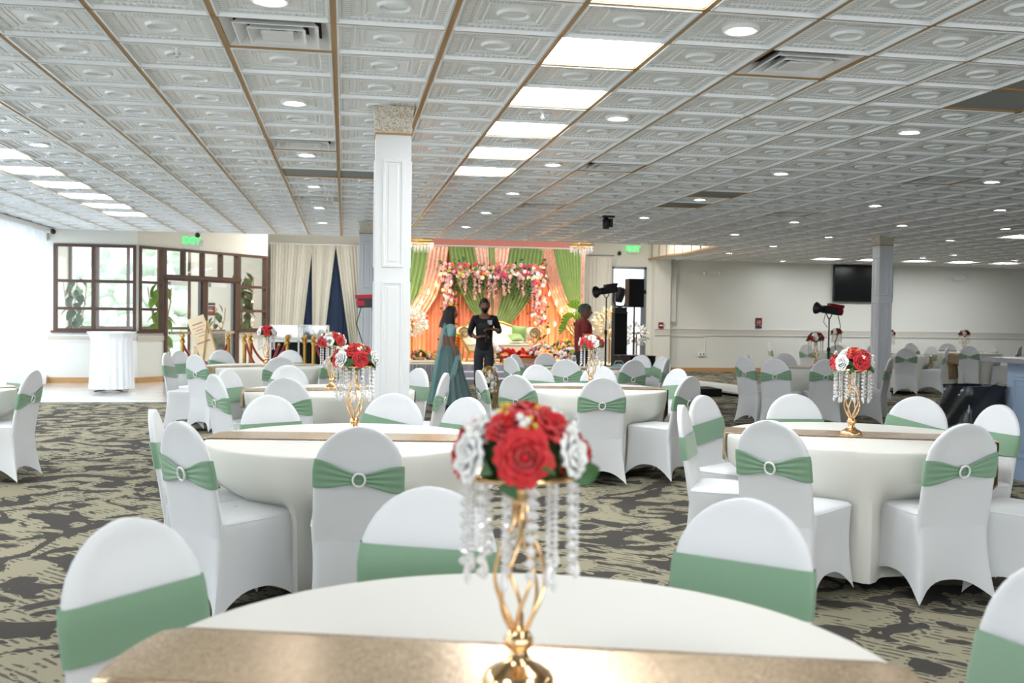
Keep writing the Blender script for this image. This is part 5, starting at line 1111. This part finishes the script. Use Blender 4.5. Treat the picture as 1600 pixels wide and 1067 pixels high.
B().box(-0.09, 0.09, -0.05, 0.05, -0.03, 0.0).build('mount_plate', MT['black'], hm, False); q = B().lathe([(0.04, -0.2), (0.05, -0.19), (0.055, -0.06), (0.03, -0.03)], 14).build('lamp_can', MT['black'], hm); q.location = (-0.035, 0, 0); q = B().lathe([(0.025, -0.17), (0.03, -0.16), (0.03, -0.04)], 12).build('lamp_can', MT['black'], hm); q.location = (0.05, 0.02, 0)
bs = empty('teal_bag', (4.15, 14.9, 0.44), 0, 'pale teal cloth bag beyond the centre table', 'bag')
B().lathe([(0.16, 0), (0.19, 0.12), (0.16, 0.24), (0.02, 0.30)], 14, fn=lambda a, z: 1+0.08*math.sin(5*a+z*9)).build('cloth', MT['teal'], bs); B().tube([(-0.1, 0, 0.24), (-0.05, 0, 0.34), (0.05, 0, 0.34), (0.1, 0, 0.24)], 0.01, 6).build('handle', MT['teal'], bs)
bs.location.z = 0.40
sl = empty('side_stool', (4.15, 14.9, 0), 0, 'low stool carrying the pale teal bag', 'stool'); B().lathe([(0.001, 0.37), (0.2, 0.37), (0.2, 0.40), (0.001, 0.40)], 20, cap=False).build('seat', MT['wood'], sl)
for k in range(3): B().bar((0.15*math.cos(k*2.1), 0.15*math.sin(k*2.1), 0), (0.12*math.cos(k*2.1), 0.12*math.sin(k*2.1), 0.37), 0.03).build('leg', MT['wood'], sl, False)
rp = empty('floor_ramp', (0, 0, 0), 0, 'low white ramp panel with black underside on the carpet', 'ramp')
B().add([(6.15, 19.2, 0.16), (6.9, 20.1, 0.16), (8.35, 18.6, 0.04), (7.35, 16.8, 0.04), (6.15, 19.2, 0.13), (6.9, 20.1, 0.13), (8.35, 18.6, 0.01), (7.35, 16.8, 0.01)], [(0, 1, 2, 3), (7, 6, 5, 4), (0, 4, 5, 1), (1, 5, 6, 2), (2, 6, 7, 3), (3, 7, 4, 0)]).build('panel', MT['satinwhite'], rp, False)
B().box(6.35, 6.75, 17.3, 18.0, 0.0, 0.14).build('support_block', MT['blackcloth'], rp, False)
# bar and bin at the right edge
br = empty('bar_counter', (5.97, 7.75, 0), 0, 'blue-grey panelled bar with grey granite top at the right edge', 'bar')
B().box(0.0, 1.5, 0.0, 0.55, 0.0, 1.05).build('base', MT['bluegrey'], br, False); B().box(-0.20, 1.6, -0.10, 0.65, 1.05, 1.09).build('granite_top', MT['granite'], br, False); B().box(-0.02, 1.5, -0.02, 0.57, 0, 0.1).build('plinth', MT['bluegrey'], br, False)
for k in range(3):
    x0 = 0.10+0.5*k; b = B()
    b.add([(x, y, z) for ins, y in ((0, 0), (0.004, -0.018), (0.03, -0.018), (0.036, -0.002), (0.06, -0.002), (0.07, -0.010)) for x, z in ((x0+ins, .2+ins), (x0+.4-ins, .2+ins), (x0+.4-ins, .92-ins), (x0+ins, .92-ins))], [(q*4+e, q*4+(e+1) % 4, q*4+4+(e+1) % 4, q*4+4+e) for q in range(5) for e in range(4)]+[(20, 21, 22, 23)])
    if k == 0: b.add([(y, x, z) for ins, y in ((0, 0), (0.004, -0.018), (0.03, -0.018), (0.036, -0.002), (0.06, -0.002), (0.07, -0.010)) for x, z in ((x0+ins, .2+ins), (x0+.36-ins, .2+ins), (x0+.36-ins, .92-ins), (x0+ins, .92-ins))], [(q*4+e, q*4+(e+1) % 4, q*4+4+(e+1) % 4, q*4+4+e) for q in range(5) for e in range(4)]+[(20, 21, 22, 23)])
    b.build('raised_panel', MT['bluegrey'], br, False)
bn = empty('trash_bin', (5.74, 8.45, 0), 0.1, 'blue-grey waste bin with a black liner folded over its rim, left of the bar', 'bin')
def rb(w, d, z): return [(-w, -d, z), (w, -d, z), (w, d, z), (-w, d, z)]
b = B(); R_ = [rb(0.17, 0.15, 0), rb(0.20, 0.18, 0.80), rb(0.18, 0.16, 0.80), rb(0.16, 0.14, 0.05)]; b.add([p for r in R_ for p in r], [(k*4+q, k*4+(q+1) % 4, k*4+4+(q+1) % 4, k*4+4+q) for k in range(3) for q in range(4)]+[(3, 2, 1, 0)]); b.build('body', MT['bluegrey'], bn, False)
B().grid(lambda u, v: ((0.215+0.02*math.sin(v*9+u*40))*math.copysign(min(1, abs(1.3*math.cos(2*PI*u))), math.cos(2*PI*u)), (0.195+0.015*math.sin(v*7+u*30))*math.copysign(min(1, abs(1.3*math.sin(2*PI*u))), math.sin(2*PI*u)), 0.825-0.36*v+0.03*math.sin(u*25)*v), 64, 8, True).build('bin_liner', MT['bag'], bn)

# ---------------------------------------------------------------- people
def skin_obj(name, V, E, Rr, m, parent, sub=2):
    me = bpy.data.meshes.new(name); me.from_pydata(V, E, []); me.materials.append(m)
    o = ob(name, me, parent); sk_ = o.modifiers.new('skin', 'SKIN'); sk_.use_smooth_shade = True
    if not me.skin_vertices: me.skin_vertices.new(name='')
    for i, r in enumerate(Rr):
        r = r if isinstance(r, tuple) else (r, r); me.skin_vertices[0].data[i].radius = r
    me.skin_vertices[0].data[0].use_root = True
    s = o.modifiers.new('sub', 'SUBSURF'); s.levels = sub; s.render_levels = sub; return o
def chain(segs):
    """segs: list of polylines [(point, radius)...]; first point of later polylines may be an index to join"""
    V = []; E = []; Rr = []
    for s in segs:
        prev = None
        for p in s:
            if isinstance(p, int): prev = p; continue
            V.append(p[0]); Rr.append(p[1]); i = len(V)-1
            if prev is not None: E.append((prev, i))
            prev = i
    return V, E, Rr
def head(parent, c, yaw, skinm, hairm, H=0.23, beard=False, long=0.0, pitch=0):
    """head looking towards local -Y, then turned by yaw"""
    h = empty('head_pivot', c); R = Matrix.Translation(c) @ Matrix.Rotation(yaw, 4, 'Z') @ Matrix.Rotation(pitch, 4, 'X'); bpy.data.objects.remove(h)
    s = H/0.23
    def hd(u, v):
        a = 2*PI*u; ph = -PI/2+PI*v; x = 0.074*math.cos(ph)*math.sin(a); y = -0.094*math.cos(ph)*math.cos(a); z = 0.115*math.sin(ph)
        if z < 0: k = -z/0.115; x *= 1-0.30*k; y = y*(1-0.22*k)-0.012*k
        fr = max(0, math.cos(a))**6*math.cos(ph)
        y -= 0.026*fr*math.exp(-((z+0.012)/0.018)**2)*max(0, 1-abs(x)/0.018)              # nose
        y -= 0.007*fr*math.exp(-((z+0.052)/0.010)**2); y -= 0.008*fr*math.exp(-((z+0.095)/0.016)**2)
        for sx in (-1, 1): y += 0.010*math.exp(-((x-sx*0.030)/0.014)**2-((z-0.012)/0.012)**2)*(1 if math.cos(a) > 0 else 0)
        y -= 0.006*fr*math.exp(-((z-0.034)/0.010)**2)
        return R @ Vector((x*s, y*s, z*s))
    f = B().grid(hd, 48, 30, True)
    for sx in (-1, 1): f.ball(R @ Vector((sx*0.076*s, 0.008, -0.005)), (0.012, 0.02, 0.032), 8, 6)
    f.build('face', skinm, parent)
    for sx in (-1, 1):
        ey = B().ball(R @ Vector((sx*0.030*s, -0.078*s, 0.012*s)), 0.0085*s, 8, 6).build('eye', MT['eye'], parent); B().ball(R @ Vector((sx*0.030*s, -0.0845*s, 0.012*s)), 0.0052*s, 8, 6).build('pupil', MT['pupil'], ey)
        B().tube([R @ Vector((sx*q*s, -0.091*s, 0.034*s)) for q in (0.016, 0.03, 0.044)], 0.004, 5).build('eyebrow', hairm, parent)
    B().tube([R @ Vector((q*s, (-0.094+abs(q)*0.3)*s, -0.052*s)) for q in (-0.022, -0.01, 0, 0.01, 0.022)], 0.005*s, 6).build('lips', MT['lip'], parent)
    def hr(u, v):
        a = 2*PI*u; back = -math.cos(a); lo = lerp(0.42, -0.12-0.35*0, sm(-0.75, -0.1, back)) if not long else lerp(0.62, -0.2, sm(-0.85, -0.35, back))
        ph = lerp(PI/2, math.asin(max(-.9, min(.95, lo))), v); g = 1.13+(0.06 if long else 0)
        x = 0.076*g*math.cos(ph)*math.sin(a); y = -0.096*g*math.cos(ph)*math.cos(a); z = 0.115*1.09*math.sin(ph)+0.003
        n = 0.004*math.sin(a*13+v*7)
        return R @ Vector(((x+n)*s, (y+n+0.006)*s, z*s))
    hb = B().grid(hr, 40, 12, True)
    if long:
        def lh(u, v):
            a = lerp(-2.25, 2.25, u)+PI; w = 1+0.62*v-0.25*max(0, v-0.75)*4*0.5
            return R @ Vector((0.088*w*math.sin(a)*-1*s, (-0.102*w*math.cos(a)*1+0.012+0.03*v)*s, (0.03-(long+0.05)*v+0.006*math.sin(a*11))*s))
        hb.grid(lh, 40, 10)
    hb.build('hair', hairm, parent)
    if beard:
        def bd_(u, v):
            a = lerp(-1.35, 1.35, u); ph = lerp(-0.25, -1.25, v); x = 0.077*math.cos(ph)*math.sin(a); y = -0.099*math.cos(ph)*math.cos(a); z = 0.118*math.sin(ph); k = -z/0.115
            return R @ Vector((x*(1-0.27*k)*s, (y*(1-0.2*k)-0.013*k)*s, z*s))
        B().grid(bd_, 24, 8).build('beard', hairm, parent); B().tube([R @ Vector((q*s, (-0.100+abs(q)*0.3)*s, -0.040*s)) for q in (-0.03, -0.012, 0, 0.012, 0.03)], 0.006*s, 6).build('moustache', hairm, parent)
def hand(name, wrist, d, up, m, parent, curl=0.6, side=1):
    """palm plus five curled fingers as one skinned mesh"""
    d = Vector(d).normalized(); up = Vector(up).normalized(); lat = d.cross(up).normalized()*side; up = lat.cross(d).normalized()*side
    w = Vector(wrist); segs = [[(w, 0.024), (w+d*0.035, (0.034, 0.018)), (w+d*0.075, (0.036, 0.016))]]
    for k, (o_, L) in enumerate(((-0.027, 0.065), (-0.009, 0.075), (0.009, 0.070), (0.026, 0.055))):
        b0 = w+d*0.080+lat*o_; pts = []; a = 0; p = b0
        for q in range(4): pts.append((p, 0.0095-0.0008*q)); a += curl*0.55; p = p+(d*math.cos(a)-up*math.sin(a))*L/3
        segs.append([2, *pts])
    th = w+d*0.02-lat*0.035; segs.append([1, (th, 0.012), (th-lat*0.02+d*0.025-up*0.01, 0.0105), (th-lat*0.015+d*0.05-up*0.025, 0.009)])
    V, E, Rr = chain(segs); return skin_obj(name, V, E, Rr, m, parent, 2)
# cameraman in black shirt
mn = empty('person', (2.45, 17.65, 0), -0.10, 'man in black shirt and charcoal trousers holding a camera rig before the stage', 'person')
V, E, Rr = chain([[((0, 0, 0.90), (0.11, 0.08)), ((0, 0, 1.05), (0.11, 0.08)), ((0, 0, 1.25), (0.155, 0.105)), ((0, 0, 1.37), (0.12, 0.085)), ((0, -0.005, 1.45), 0.055), ((0, -0.01, 1.50), 0.052), ((0, -0.01, 1.56), 0.05)],
    [3, ((-0.17, 0, 1.35), 0.052), ((-0.25, 0.02, 1.10), 0.040), ((-0.16, -0.20, 1.02), 0.032), ((-0.05, -0.27, 1.05), 0.024)], [3, ((0.17, 0, 1.35), 0.052), ((0.26, 0.02, 1.12), 0.040), ((0.20, -0.20, 1.16), 0.032), ((0.10, -0.29, 1.18), 0.024)],
    [0, ((-0.08, 0, 0.80), 0.07), ((-0.10, -0.04, 0.48), 0.055), ((-0.10, 0.06, 0.10), 0.04), ((-0.10, -0.08, 0.04), 0.035)], [0, ((0.08, 0, 0.80), 0.07), ((0.08, -0.05, 0.48), 0.058), ((0.07, -0.10, 0.10), 0.04), ((0.08, -0.22, 0.04), 0.035)]])
skin_obj('body', V, E, Rr, MT['skin'], mn)
V, E, Rr = chain([[((0, 0, 0.74), (0.17, 0.125)), ((0, 0, 0.86), (0.168, 0.125)), ((0, 0, 1.02), (0.155, 0.115)), ((0, 0, 1.22), (0.175, 0.122)), ((0, 0, 1.37), (0.14, 0.10)), ((0, 0, 1.44), 0.075)], [4, ((-0.175, 0, 1.355), 0.072), ((-0.26, 0.02, 1.10), 0.058), ((-0.20, -0.12, 1.04), 0.046)], [4, ((0.175, 0, 1.355), 0.072), ((0.27, 0.02, 1.12), 0.058), ((0.225, -0.12, 1.15), 0.046)]])
skin_obj('shirt', V, E, Rr, MT['shirt'], mn)
V, E, Rr = chain([[((0, 0, 1.0), (0.14, 0.105)), ((0, 0, 0.86), (0.155, 0.115))], [1, ((-0.09, 0, 0.74), 0.105), ((-0.10, -0.04, 0.48), 0.088), ((-0.10, 0.05, 0.12), 0.072)], [1, ((0.09, 0, 0.74), 0.105), ((0.08, -0.05, 0.48), 0.088), ((0.075, -0.09, 0.12), 0.072)]])
skin_obj('trousers', V, E, Rr, MT['jeans'], mn)
for x, y in ((-0.10, 0.02), (0.078, -0.14)): B().ball((x, y-0.04, 0.045), (0.05, 0.14, 0.045), 12, 8).build('shoe', MT['shoe'], mn)
head(mn, (0, -0.03, 1.575), 0.10, MT['skin'], MT['hair'], 0.262, beard=True)
hand('hand', (-0.05, -0.27, 1.05), (1, -0.15, 0.1), (0, -0.3, 1), MT['skin'], mn, 0.9); hand('hand', (0.10, -0.29, 1.18), (-1, -0.2, -0.1), (0, -0.3, 1), MT['skin'], mn, 0.8, -1)
gm = empty('camera_rig', (2.45, 17.65, 0), -0.10, 'small black camera on a handheld gimbal held by the man in black', 'camera')
B().tube([(0.02, -0.30, 0.95), (0.03, -0.31, 1.10)], 0.018, 10).build('grip', MT['black'], gm); B().tube([(0.03, -0.31, 1.10), (-0.06, -0.33, 1.14), (-0.10, -0.33, 1.22), (-0.08, -0.33, 1.27)], 0.012, 8).build('gimbal_arm', MT['dgrey'], gm)
B().box(-0.08, 0.06, -0.37, -0.28, 1.19, 1.28).build('camera_body', MT['black'], gm, False); q = B().lathe([(0.035, 0), (0.035, 0.08), (0.03, 0.085)], 16).build('lens', MT['black'], gm); q.location = (-0.01, -0.36, 1.235); q.rotation_euler = (PI/2, 0, 0)
B().box(0.04, 0.12, -0.33, -0.30, 1.25, 1.33).build('monitor', MT['grey'], gm, False)
# woman in teal
wm = empty('person', (1.62, 15.6, 0), 0, 'woman with black bob in pale teal blouse and beaded skirt, facing right', 'person')
V, E, Rr = chain([[((-0.02, 0, 0.86), (0.13, 0.12)), ((-0.01, 0, 1.00), (0.095, 0.10)), ((0.0, 0, 1.14), (0.105, 0.12)), ((0, 0, 1.23), (0.085, 0.11)), ((0, 0, 1.30), 0.045), ((0.01, 0, 1.36), 0.043), ((0.012, 0, 1.42), 0.042)],
    [3, ((0.0, -0.145, 1.22), 0.042), ((0.01, -0.19, 1.00), 0.033), ((0.09, -0.20, 0.78), 0.024), ((0.10, -0.20, 0.76), 0.022)], [3, ((0.0, 0.145, 1.22), 0.042), ((0.0, 0.19, 1.00), 0.033), ((0.08, 0.19, 0.78), 0.024)],
    [0, ((0, -0.07, 0.78), 0.08), ((0.02, -0.07, 0.45), 0.055), ((0, -0.07, 0.08), 0.035), ((0.10, -0.07, 0.03), 0.03)], [0, ((0, 0.07, 0.78), 0.08), ((-0.02, 0.07, 0.45), 0.055), ((-0.05, 0.07, 0.08), 0.035), ((0.05, 0.07, 0.03), 0.03)]])
skin_obj('body', V, E, Rr, MT['skin2'], wm)
V, E, Rr = chain([[((0, 0, 1.04), (0.108, 0.115)), ((0.0, 0, 1.14), (0.12, 0.13)), ((0, 0, 1.235), (0.10, 0.12)), ((0, 0, 1.28), 0.07)], [2, ((0.0, -0.15, 1.225), 0.060), ((0.005, -0.185, 1.06), 0.052)], [2, ((0.0, 0.15, 1.225), 0.060), ((0.0, 0.185, 1.06), 0.052)]])
skin_obj('blouse', V, E, Rr, MT['teal'], wm)
B().lathe([(0.115, 0.94), (0.15, 0.86), (0.17, 0.76), (0.22, 0.5), (0.30, 0.2), (0.36, 0.03)], 96, fn=lambda a, z: 1+0.07*math.sin(17*a)*sm(0.9, 0.3, z)+0.10*math.cos(a)*sm(0.8, 0.0, z), cap=False).build('skirt', MT['tealskirt'], wm)
B().grid(lambda u, v: (-0.07-0.20*v**0.8-0.03*math.sin(u*9), lerp(-0.17, 0.16, u)*(1+0.3*v), lerp(1.28, 0.10, v)), 24, 16).build('veil', MT['sheer2'], wm)
B().grid(lambda u, v: (0.12+0.02*math.sin(u*6)+0.10*(u-.5)-0.12*v, -0.23, lerp(0.80, 0.36, v)+0.04*(u-.5)), 8, 10).build('sash_end', MT['teal'], wm)
head(wm, (0.02, 0, 1.43), PI/2-0.15, MT['skin2'], MT['hair'], 0.225, long=0.20)
hand('hand', (0.10, -0.20, 0.77), (0.25, 0, -1), (1, 0, 0.2), MT['skin2'], wm, 0.5); hand('hand', (0.08, 0.19, 0.77), (0.2, 0, -1), (1, 0, 0.2), MT['skin2'], wm, 0.5, -1)
# man in red
om = empty('person', (4.02, 16.75, 0), 0, 'grey-haired man in brick red t-shirt standing in profile right of the stage', 'person')
V, E, Rr = chain([[((0, 0, 0.88), (0.11, 0.15)), ((0.02, 0, 1.02), (0.115, 0.15)), ((0, 0, 1.22), (0.115, 0.16)), ((-0.01, 0, 1.33), (0.09, 0.13)), ((0.0, 0, 1.40), 0.058), ((0.02, 0, 1.45), 0.052), ((0.025, 0, 1.50), 0.05)],
    [3, ((-0.01, -0.19, 1.30), 0.052), ((-0.02, -0.23, 1.05), 0.040), ((0.12, -0.22, 0.86), 0.030)], [3, ((-0.01, 0.19, 1.30), 0.052), ((-0.02, 0.23, 1.05), 0.040), ((0.12, 0.22, 0.86), 0.030)],
    [0, ((0, -0.09, 0.80), 0.085), ((0.01, -0.09, 0.45), 0.058), ((0, -0.09, 0.08), 0.04), ((0.12, -0.09, 0.04), 0.035)], [0, ((0, 0.09, 0.80), 0.085), ((0.01, 0.09, 0.45), 0.058), ((0, 0.09, 0.08), 0.04), ((0.12, 0.09, 0.04), 0.035)]])
skin_obj('body', V, E, Rr, MT['skin'], om)
V, E, Rr = chain([[((0, 0, 0.74), (0.135, 0.17)), ((0.02, 0, 1.00), (0.14, 0.17)), ((0, 0, 1.22), (0.135, 0.18)), ((-0.01, 0, 1.33), (0.11, 0.15)), ((0, 0, 1.39), 0.075)], [3, ((-0.01, -0.195, 1.305), 0.074), ((-0.02, -0.235, 1.12), 0.062)], [3, ((-0.01, 0.195, 1.305), 0.074), ((-0.02, 0.235, 1.12), 0.062)]])
skin_obj('t_shirt', V, E, Rr, MT['redshirt'], om)
V, E, Rr = chain([[((0, 0, 0.88), (0.125, 0.16)), ((0, 0, 0.82), (0.13, 0.165))], [1, ((0, -0.09, 0.74), 0.10), ((0.01, -0.09, 0.45), 0.078), ((0, -0.09, 0.10), 0.065)], [1, ((0, 0.09, 0.74), 0.10), ((0.01, 0.09, 0.45), 0.078), ((0, 0.09, 0.10), 0.065)]])
skin_obj('trousers', V, E, Rr, MT['khaki'], om)
for y in (-0.09, 0.09): B().ball((0.06, y, 0.045), (0.14, 0.05, 0.045), 12, 8).build('shoe', MT['shoe'], om)
head(om, (0.04, 0, 1.495), PI/2-0.1, MT['skin'], MT['ghair'], 0.258)
hand('hand', (0.12, -0.22, 0.86), (0.7, 0, -0.7), (0.7, 0, 0.7), MT['skin'], om, 0.5); hand('hand', (0.12, 0.22, 0.86), (0.7, 0, -0.7), (0.7, 0, 0.7), MT['skin'], om, 0.5, -1)
